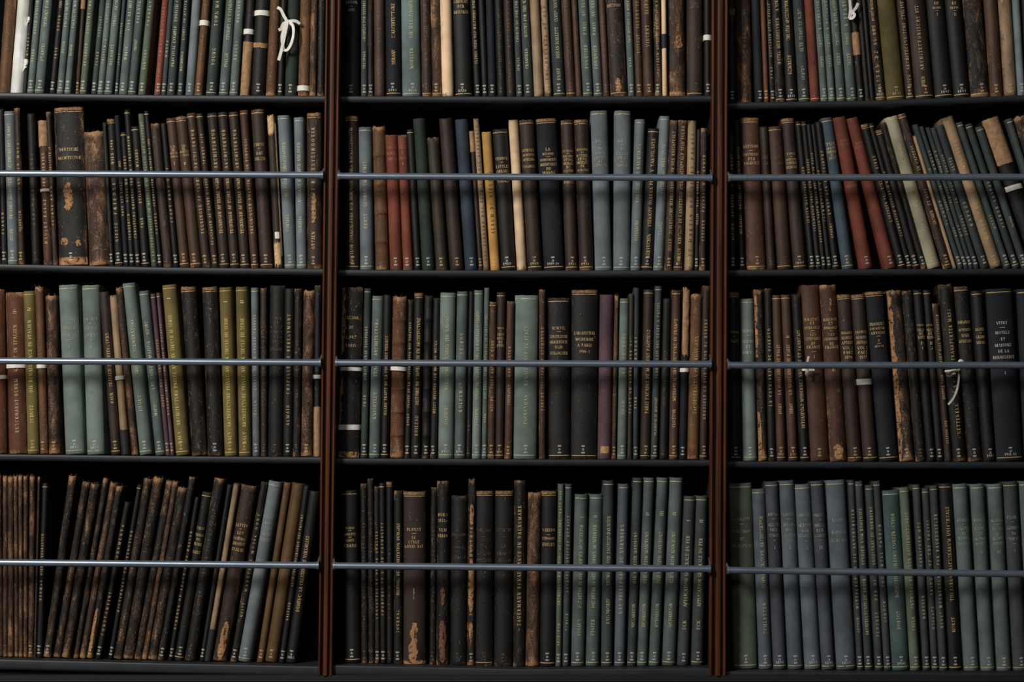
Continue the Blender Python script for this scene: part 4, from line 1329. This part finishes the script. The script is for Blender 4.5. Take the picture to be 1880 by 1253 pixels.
    if 'torn2' in flagd:
        for zc in (0.9, 0.18):
            z0, z1 = (H * .88, H - .002) if zc > .5 else (0.004, H * 0.17)
            v, f = wrap_strip(w, b, z0, z1, 0.0011, u0=-0.8, u1=0.7, ragged=0.007, rnd=rnd, nx=9, nz=3)
            parts.append(Part('torn_paper', mesh_from('torn_paper', v, f, 70), flat_mat('torn_cream_paper', (170, 140, 105), 0.85, 0, 0.3, 160, bump=.5), 'torn cream paper left on the spine'))
        v, f = wrap_strip(w, b, 0.08 * H, 0.95 * H, 0.0011, u0=0.72, u1=0.97, ragged=0.004, rnd=rnd, nx=4, nz=8)
        parts.append(Part('torn_paper', mesh_from('torn_paper', v, f, 70), flat_mat('torn_cream_paper', (170, 140, 105)), 'torn cream paper left on the spine'))
    return parts

def ribbon_mesh(pts, width, thick=0.0006):
    """flat tape swept through local points (x, y, z, twist)"""
    # Catmull-Rom refinement
    P_ = [Vector(p[:3]) for p in pts]
    tw = [p[3] if len(p) > 3 else 0 for p in pts]
    Q = []
    for i in range(len(P_) - 1):
        p0 = P_[max(i - 1, 0)]; p1 = P_[i]; p2 = P_[i + 1]; p3 = P_[min(i + 2, len(P_) - 1)]
        for k in range(6):
            t = k / 6
            q = 0.5 * ((2 * p1) + (p2 - p0) * t + (2 * p0 - 5 * p1 + 4 * p2 - p3) * t * t + (3 * p1 - p0 - 3 * p2 + p3) * t ** 3)
            Q.append((q, tw[i] + (tw[i + 1] - tw[i]) * t))
    Q.append((P_[-1], tw[-1]))
    v, f = [], []
    for i, (q, a) in enumerate(Q):
        d = (Q[min(i + 1, len(Q) - 1)][0] - Q[max(i - 1, 0)][0]).normalized()
        nrm = Vector((0, -1, 0))
        side = d.cross(nrm).normalized()
        nrm = side.cross(d).normalized()
        s = side * math.cos(a) + nrm * math.sin(a)
        nn = s.cross(d).normalized()
        for sx, sy in ((-1, -1), (1, -1), (1, 1), (-1, 1)):
            v.append(tuple(q + s * sx * width / 2 + nn * sy * thick / 2))
    for i in range(len(Q) - 1):
        for j in range(4):
            a, b = 4 * i + j, 4 * i + (j + 1) % 4
            f.append((a, b, b + 4, a + 4))
    e = 4 * (len(Q) - 1)
    f += [(3, 2, 1, 0), (e, e + 1, e + 2, e + 3)]
    return v, f

# tapes: crop origin, scale, strands of (x, y, depth mm in front, twist) and the tape width
TIES = {
 'tie': ((300, 0, 6.267), 0.0062, [
    [(1310, 85, 8, .2), (1350, 110, 9, .2), (1385, 180, 8, 0), (1425, 248, 8, 0)],
    [(1570, 275, 6, .5), (1530, 245, 8, .3), (1480, 240, 9, .1), (1425, 250, 9, 0)],
    [(1425, 248, 10, 0), (1380, 275, 11, .2), (1355, 330, 12, .4), (1325, 345, 9, .3)],
    [(1425, 250, 9, 0), (1390, 330, 12, .1), (1365, 430, 13, .2), (1375, 520, 12, .3), (1390, 575, 10, .5), (1430, 570, 10, .3), (1470, 500, 13, .3), (1495, 400, 14, .6), (1490, 300, 12, .3), (1440, 250, 9, 0)],
    [(1425, 250, 11, 0), (1400, 380, 14, .1), (1375, 500, 13, .1), (1355, 590, 12, 0), (1325, 695, 11, .1)]]),
 'cord': ((1320, 0, 6.267), 0.0058, [
    [(1500, -40, 8, .2), (1508, 50, 9, .2), (1512, 130, 9, 0), (1498, 215, 8, 0)],
    [(1600, 35, 8, .2), (1575, 90, 9, .1), (1540, 130, 10, .2), (1512, 175, 10, .2), (1505, 215, 8, 0)],
    [(1500, 215, 9, .1), (1540, 205, 11, .3), (1560, 170, 12, .5), (1535, 145, 11, .2), (1510, 140, 9, 0)]]),
 'tie2': ((1320, 520, 3.797), 0.0042, [
    [(625, 512, 8, .1), (618, 540, 10, .3), (610, 600, 12, .2), (606, 640, 9, 0)],
    [(580, 606, 6, .2), (610, 604, 10, 0), (665, 606, 5, .2)],
    [(606, 600, 11, 0), (618, 625, 12, .4), (612, 650, 9, .2)]]),
 'tie3': ((1400, 530, 3.917), 0.0040, [
    [(1410, 530, 16, .1), (1422, 516, 18, .5), (1438, 524, 18, .3), (1420, 545, 16, .1), (1412, 590, 14, 0)],
    [(1310, 596, 8, .2), (1350, 592, 12, .1), (1408, 588, 14, 0)],
    [(1408, 590, 14, 0), (1360, 600, 14, .2), (1322, 618, 12, .5), (1345, 630, 12, .2), (1385, 606, 13, 0)],
    [(1408, 590, 15, .1), (1412, 640, 15, .3), (1400, 720, 13, .2), (1372, 790, 12, .3), (1335, 835, 10, .1)]])}

# ------------------------------------------------------------------ books
GENERIC = ['COUNTRY', 'STREET ARCH', 'PRACTICAL EXEMPLE', "L'ARCHITECTURE MODERNE", "L'ARCHITECTURE", 'MONUMENTS', 'DEUTSCHE', 'DAS THEATER', 'TOWN', 'BUNGALO', 'STUDIES IN CATHED', 'DIE HAUSZIMMER', 'EXAMPLES FOR EXTERIO', 'DER BRUECKEN', 'CHURCH OF OUR', 'HOUSES FOR THE', 'PARIS AU', 'OLD HOUSES', 'BUILDERS', 'BACKSTEINGOTIK', 'CHURCHES', 'ALBUM', 'RENAISSANCE', 'ITALIAN', 'SPAIN', 'CHAPELLE', 'AGRICULTURAL', 'STABLE ARCHITECTURE', 'THEATRES', 'LESBOS', 'ROUEN', 'SCHLOESSER', 'MODERNE', 'CATHEDRALE', 'CATHEDRALES', 'ANTIQUE', 'HOTELS', 'GENEVE', 'STYLE', 'BRIQUE', 'DAENEMARK', 'SCOTLAND', 'DETAILS', 'ARCHITECTURE', 'ARCHITEKTUR', 'MANSIONS', 'FER', 'BERLINS', 'BODENSEE', 'CHURCH', 'CONSTRUCTION', 'MACHINARUM', 'SKETCHES', 'WESTMINSTER', 'FRANCE', 'PRISONS', 'VERSAILLES', 'FACADES', 'EGLISE', 'TEGNINGER', 'COTTAGE', 'ITALY', 'PAVIA']
CNAME = {'g1': 'grey-green cloth', 'g2': 'dark green cloth', 'g3': 'pale green cloth', 'g4': 'olive-green cloth', 'g5': 'charcoal-green cloth', 'bg': 'blue-grey cloth', 'bg2': 'pale grey-green cloth', 'fg': 'forest green cloth', 'te': 'teal cloth', 'sl': 'slate-blue cloth', 'sl2': 'dark slate cloth', 'nv': 'navy cloth', 'bl': 'dark blue cloth', 'bl2': 'blue cloth', 'oc': 'ochre yellow', 'ol1': 'olive-gold cloth', 'ol2': 'olive cloth', 'ol3': 'dark olive', 'ol4': 'olive-brown', 'pl': 'plum cloth', 'cr': 'pale cream cloth', 'rd': 'red cloth', 'wh': 'white paper-wrapped', 'vl': 'cream vellum', 'tn': 'tan', 'br': 'brown', 'tb': 'mottled tan-brown', 'mr': 'dark reddish-brown', 'db': 'dark brown', 'rb': 'red-brown', 'kb': 'black'}
ORD = ['first', 'second', 'third', 'fourth', 'fifth', 'sixth', 'seventh', 'eighth', 'ninth', 'tenth', 'eleventh', 'twelfth', 'thirteenth', 'fourteenth', 'fifteenth', 'sixteenth', 'seventeenth', 'eighteenth', 'nineteenth', 'twentieth']

recs = []
key = ox = oy = sc = None
for line in BOOKS.strip().split('\n'):
    if line[0] == '@':
        q = line[1:].split()
        key, ox, oy, sc = q[0], float(q[1]), float(q[2]), float(q[3])
        continue
    seg = line.split('|')
    q = seg[0].split()
    bl, br, tl, top = [float(t) for t in q[:4]]
    flags = q[5].split(',') if len(q) > 5 else []
    recs.append(dict(key=key, ox=ox, oy=oy, sc=sc, bl=ox + bl / sc, br=ox + br / sc, tl=ox + tl / sc, top=oy + top / sc, code=q[4], flags=flags, texts=seg[1:]))
# rank by how large each shows
for i, r in enumerate(recs):
    r['i'] = i
    r['area'] = max(0, min(r['br'], 1880) - max(r['bl'], 0)) * (180 if r['key'][1] == '0' else 300)
    if r['flags'] and any(k.split(':')[0] in ('tie', 'tie2', 'tie3', 'cord', 'torn', 'torn2', 'pb') for k in r['flags']):
        r['area'] += 1e5
order = sorted(recs, key=lambda r: -r['area'])
LIMIT = 300
for n_, r in enumerate(order):
    r['single'] = n_ < LIMIT
by_shelf = {}
for r in recs:
    by_shelf.setdefault(r['key'], []).append(r)

# ---- first work out where every book stands, so that neighbours touch without passing into each other
def seat(r):
    """foot centre and matrix of a book from its two lower corners (on the shelf) and its lean"""
    tilt, y0 = r['tilt'], r['y0']
    w = (r['xr'] - r['xl']) * math.cos(tilt) - 0.0003
    if tilt > 0:
        c0 = Vector((r['xr'], y0, r['zr'] + 0.0002)) - Vector((math.cos(tilt), 0, -math.sin(tilt))) * (w / 2)
    else:
        c0 = Vector((r['xl'], y0, r['zl'] + 0.0002)) + Vector((math.cos(tilt), 0, -math.sin(tilt))) * (w / 2)
    r['w'], r['c0'] = w, c0
    c, s_ = math.cos(tilt), math.sin(tilt)
    r['quad'] = [(c0.x + u * w * c + v_ * r['H'] * s_, c0.z - u * w * s_ + v_ * r['H'] * c) for u, v_ in ((-.5, 0), (.5, 0), (.5, 1), (-.5, 1))]
def overlap(qa, qb):
    best = 9
    for q in (qa, qb):
        for i in range(4):
            (x0, z0), (x1, z1) = q[i], q[(i + 1) % 4]
            L = math.hypot(x1 - x0, z1 - z0)
            n = ((z1 - z0) / L, -(x1 - x0) / L)
            pa = [p[0] * n[0] + p[1] * n[1] for p in qa]
            pb = [p[0] * n[0] + p[1] * n[1] for p in qb]
            best = min(best, min(max(pa) - min(pb), max(pb) - min(pa)))
            if best <= 0: return best
    return best
for key, rs in by_shelf.items():
    row = int(key[1])
    for r in rs:
        rnd = r['rnd'] = random.Random(1000 + r['i'])
        y0 = r['y0'] = rnd.uniform(0.0, 0.007)
        pxc = r['pxc'] = (r['bl'] + r['br']) / 2
        pyb = r['pyb'] = base_py(key, pxc)
        A = P(r['bl'], pyb, y0); Bp = P(r['br'], pyb, y0)
        zt = P(r['tl'], r['top'], y0)
        zb = r['zb'] = shelf_z(key, max(-150, pxc)) + 0.0003
        r['xl'], r['xr'] = A.x, Bp.x
        r['zl'], r['zr'] = shelf_z(key, max(-150, r['bl'])), shelf_z(key, r['br'])
        tilt = r['tilt'] = math.atan2(zt.x - A.x, zt.z - zb)
        if row == 0:
            r['H'] = (P(0, -95 - rnd.uniform(0, 40), y0).z - zb) / math.cos(tilt)
        else:
            r['H'] = (zt.z - zb) / math.cos(tilt)
        seat(r)
    ordered = sorted(rs, key=lambda r: r['xl'])
    for a, b_ in zip(ordered, ordered[1:]):
        if b_['xl'] < a['xr'] + 0.0002:
            m_ = (b_['xl'] + a['xr']) / 2
            a['xr'], b_['xl'] = m_ - 0.0001, m_ + 0.0001
            seat(a); seat(b_)
    for it in range(260):
        worst = 0
        for i, a in enumerate(ordered):
            for b_ in ordered[i + 1:i + 3]:
                p = overlap(a['quad'], b_['quad'])
                if p < 0.0002: continue
                worst = max(worst, p)
                if a['tilt'] > b_['tilt'] + 0.0005:
                    d = min(0.004, 0.3 * p / min(a['H'], b_['H']))
                    a['tilt'] -= d; b_['tilt'] += d
                else:
                    d = 0.25 * p
                    if a['w'] > 0.004: a['xr'] -= d
                    if b_['w'] > 0.004: b_['xl'] += d
                seat(a); seat(b_)
        if not worst: break

loose_v, loose_f, loose_m, loose_rub, loose_mats = [], [], [], [], []
used_labels = {}
for key, rs in by_shelf.items():
    row = int(key[1])
    vis = [r for r in rs if r['br'] > 3 and min(r['bl'], r['tl']) < 1876]
    for r in rs:
        rnd, y0, tilt, H, w, c0 = r['rnd'], r['y0'], r['tilt'], r['H'], r['w'], r['c0']
        bl, br, tl, top, pxc, pyb = r['bl'], r['br'], r['tl'], r['top'], r['pxc'], r['pyb']
        M = Matrix.Translation(c0) @ Matrix.Rotation(tilt, 4, 'Y')
        D = min(0.30, max(0.18, 0.72 * H) * rnd.uniform(0.92, 1.04)) if row else 0.26
        D = min(D, 0.305)
        kz = H / (P(pxc, top, y0).z - P(pxc, pyb, y0).z) if row else 1 / math.cos(tilt)
        def up(py, pxc=pxc, pyb=pyb, y0=y0, kz=kz):
            return (P(pxc, py, y0).z - P(pxc, pyb, y0).z) * kz
        texts = []
        for t in r['texts']:
            q = t.split(' ')
            if q[0] == 'v':
                texts.append(('v', up(r['oy'] + float(q[1]) / r['sc']), up(r['oy'] + float(q[2]) / r['sc']), ' '.join(q[3:])))
            elif q[0] == 'h':
                texts.append(('h', up(r['oy'] + float(q[1]) / r['sc']), ' '.join(q[2:])))
        flags = []
        for fl_ in r['flags']:
            q = fl_.split(':')
            cy = lambda s_: up(r['oy'] + float(s_) / r['sc'])
            if q[0] == 'pb':
                hh = float(q[2]) if len(q) > 2 else (60 if row == 0 else 28)
                flags.append('pb:%f:%f' % (cy(float(q[1]) + hh / 2), cy(float(q[1]) - hh / 2)))
            elif q[0] in ('tp', 'tp2', 'bk'):
                flags.append('%s:%f:%f' % (q[0], cy(q[2]), cy(q[1])))
            elif q[0] == 'bl':
                flags.append('bl:%f:%f:%s:%s' % (cy(q[2]), cy(q[1]), q[3], q[4]))
            elif q[0] == 'lo':
                flags.append('tp:%f:%f' % (0.001, cy(q[1])))
            elif q[0] == 'dk':
                flags.append('dk:%f:%f' % (0.001, cy(q[1])))
            elif q[0] == 'lab':
                flags.append('lab:%f:%f' % (cy(float(q[1]) + 24), cy(float(q[1]) - 24)))
            else:
                flags.append(q[0] if q[0] in TIES or len(q) == 1 else fl_)
        parts = make_parts(w, H, D, r['code'], flags, texts, rnd, row)
        ck, wear = parse_code(r['code'])
        for tname in TIES:
            if tname in flags:
                (tox, toy, tsc), tw, strands = TIES[tname]
                Mi = M.inverted()
                v, f = [], []
                for st in strands:
                    pts = []
                    for x, y, dep, a in st:
                        yy = -dep / 1000.0
                        if toy > 400: yy -= 0.004 if dep < 14 else 0.012
                        p = Mi @ P(tox + x / tsc, toy + y / tsc, yy)
                        pts.append((p.x, p.y, p.z, a))
                    vv, ff = ribbon_mesh(pts, tw)
                    n0 = len(v)
                    v += vv; f += [tuple(n0 + i for i in q) for q in ff]
                parts.append(Part('cotton_tie', mesh_from('cotton_tie', v, f, 60), WHITE, 'white cotton tape tied in a bow'))
        if not r['single']:
            for p in parts:
                n0 = len(loose_v)
                loose_v += [tuple(M @ x.co) for x in p.me.vertices]
                if p.mat not in loose_mats: loose_mats.append(p.mat)
                mi = loose_mats.index(p.mat)
                at = p.me.attributes.get('rub')
                loose_rub += [d.value for d in at.data] if at else [0.0] * len(p.me.vertices)
                for q in p.me.polygons:
                    loose_f.append(tuple(n0 + i for i in q.vertices)); loose_m.append(mi)
                bpy.data.meshes.remove(p.me)
            continue
        # ---- description
        pxw = br - bl
        size = 'very thin' if pxw < 10.5 else ('slim' if pxw < 16 else ('thick' if pxw > 30 else ''))
        col = CNAME[ck]
        if wear >= 3 and ck not in ('wh',): col = 'badly worn ' + col
        elif wear == 2: col = 'scuffed ' + col
        full = ' '.join(t[-1] for t in texts)
        word = next((g for g in GENERIC if (' ' + g + ' ') in (' ' + full + ' ')), None)
        if 'd' in r['flags']: word = None
        extra = ''
        kinds = [k.split(':')[0] for k in r['flags']]
        if any(k in kinds for k in ('tie', 'tie2', 'tie3', 'cord')): extra = 'tied with white tape'
        elif 'pb' in kinds: extra = 'with white paper band'
        elif 'torn' in kinds: extra = 'with torn curling paper'
        elif 'torn2' in kinds: extra = 'with small white label'
        elif any(k in ('rb4', 'rb6') for k in kinds): extra = 'with raised bands'
        elif 'tp' in kinds or 'lo' in kinds: extra = 'with bare tan patch'
        elif 'patch' in kinds: extra = 'with yellowed label'
        elif abs(math.degrees(tilt)) > 8: extra = 'leaning ' + ('right' if tilt > 0 else 'left')
        elif word: extra = 'lettered ' + word
        elif any(t[0] == 'h' for t in texts): extra = 'titled across the spine'
        elif any(t[0] == 'v' for t in texts): extra = 'titled up the spine'
        idx = vis.index(r) if r in vis else None
        if idx is None:
            place = 'past the end of the others'
        else:
            j = len(vis) - 1 - idx
            place = ('%s from left' % ORD[idx]) if idx <= j and idx < 20 else ('%s from right' % ORD[j])
            place = place.replace('first from left', 'leftmost').replace('first from right', 'rightmost')
        label = ' '.join((size + ' ' + col + ' book ' + extra).split()) + ', %s of %s bay, %s' % (ROW_NAMES[row], BAY_NAMES[key[0]], place)
        if len(label.split()) > 16:
            label = label.replace(' book ', ' book ').replace('badly ', '')
        if len(label.split()) > 16:
            label = label.replace('%s ' % size, '', 1) if size else label
        root = empty('book', c0, label, 'book', 'books on the %s of the %s bay' % (ROW_NAMES[row], BAY_NAMES[key[0]]))
        root.rotation_euler = (0, tilt, 0)
        cover = None
        for p in parts:
            up_ = cover if (cover and p.name not in ('page_block', 'paper_band', 'cotton_tie')) else root
            o = link(p.name, p.me, p.mat, up_)
            if p.name == 'cover': cover = o
            if p.label: o['label'] = p.label

me = bpy.data.meshes.new('slim_books')
me.from_pydata(loose_v, [], loose_f)
for m in loose_mats: me.materials.append(m)
me.polygons.foreach_set('material_index', loose_m)
at = me.attributes.new('rub', 'FLOAT', 'POINT'); at.data.foreach_set('value', loose_rub)
me.update()
me.polygons.foreach_set('use_smooth', [True] * len(me.polygons))
me.set_sharp_from_angle(angle=math.radians(48))
o = bpy.data.objects.new('slim_books', me); COL.objects.link(o)
o['label'] = 'narrowest volumes scattered between the larger books on all the shelves'
o['category'] = 'books'
o['kind'] = 'stuff'
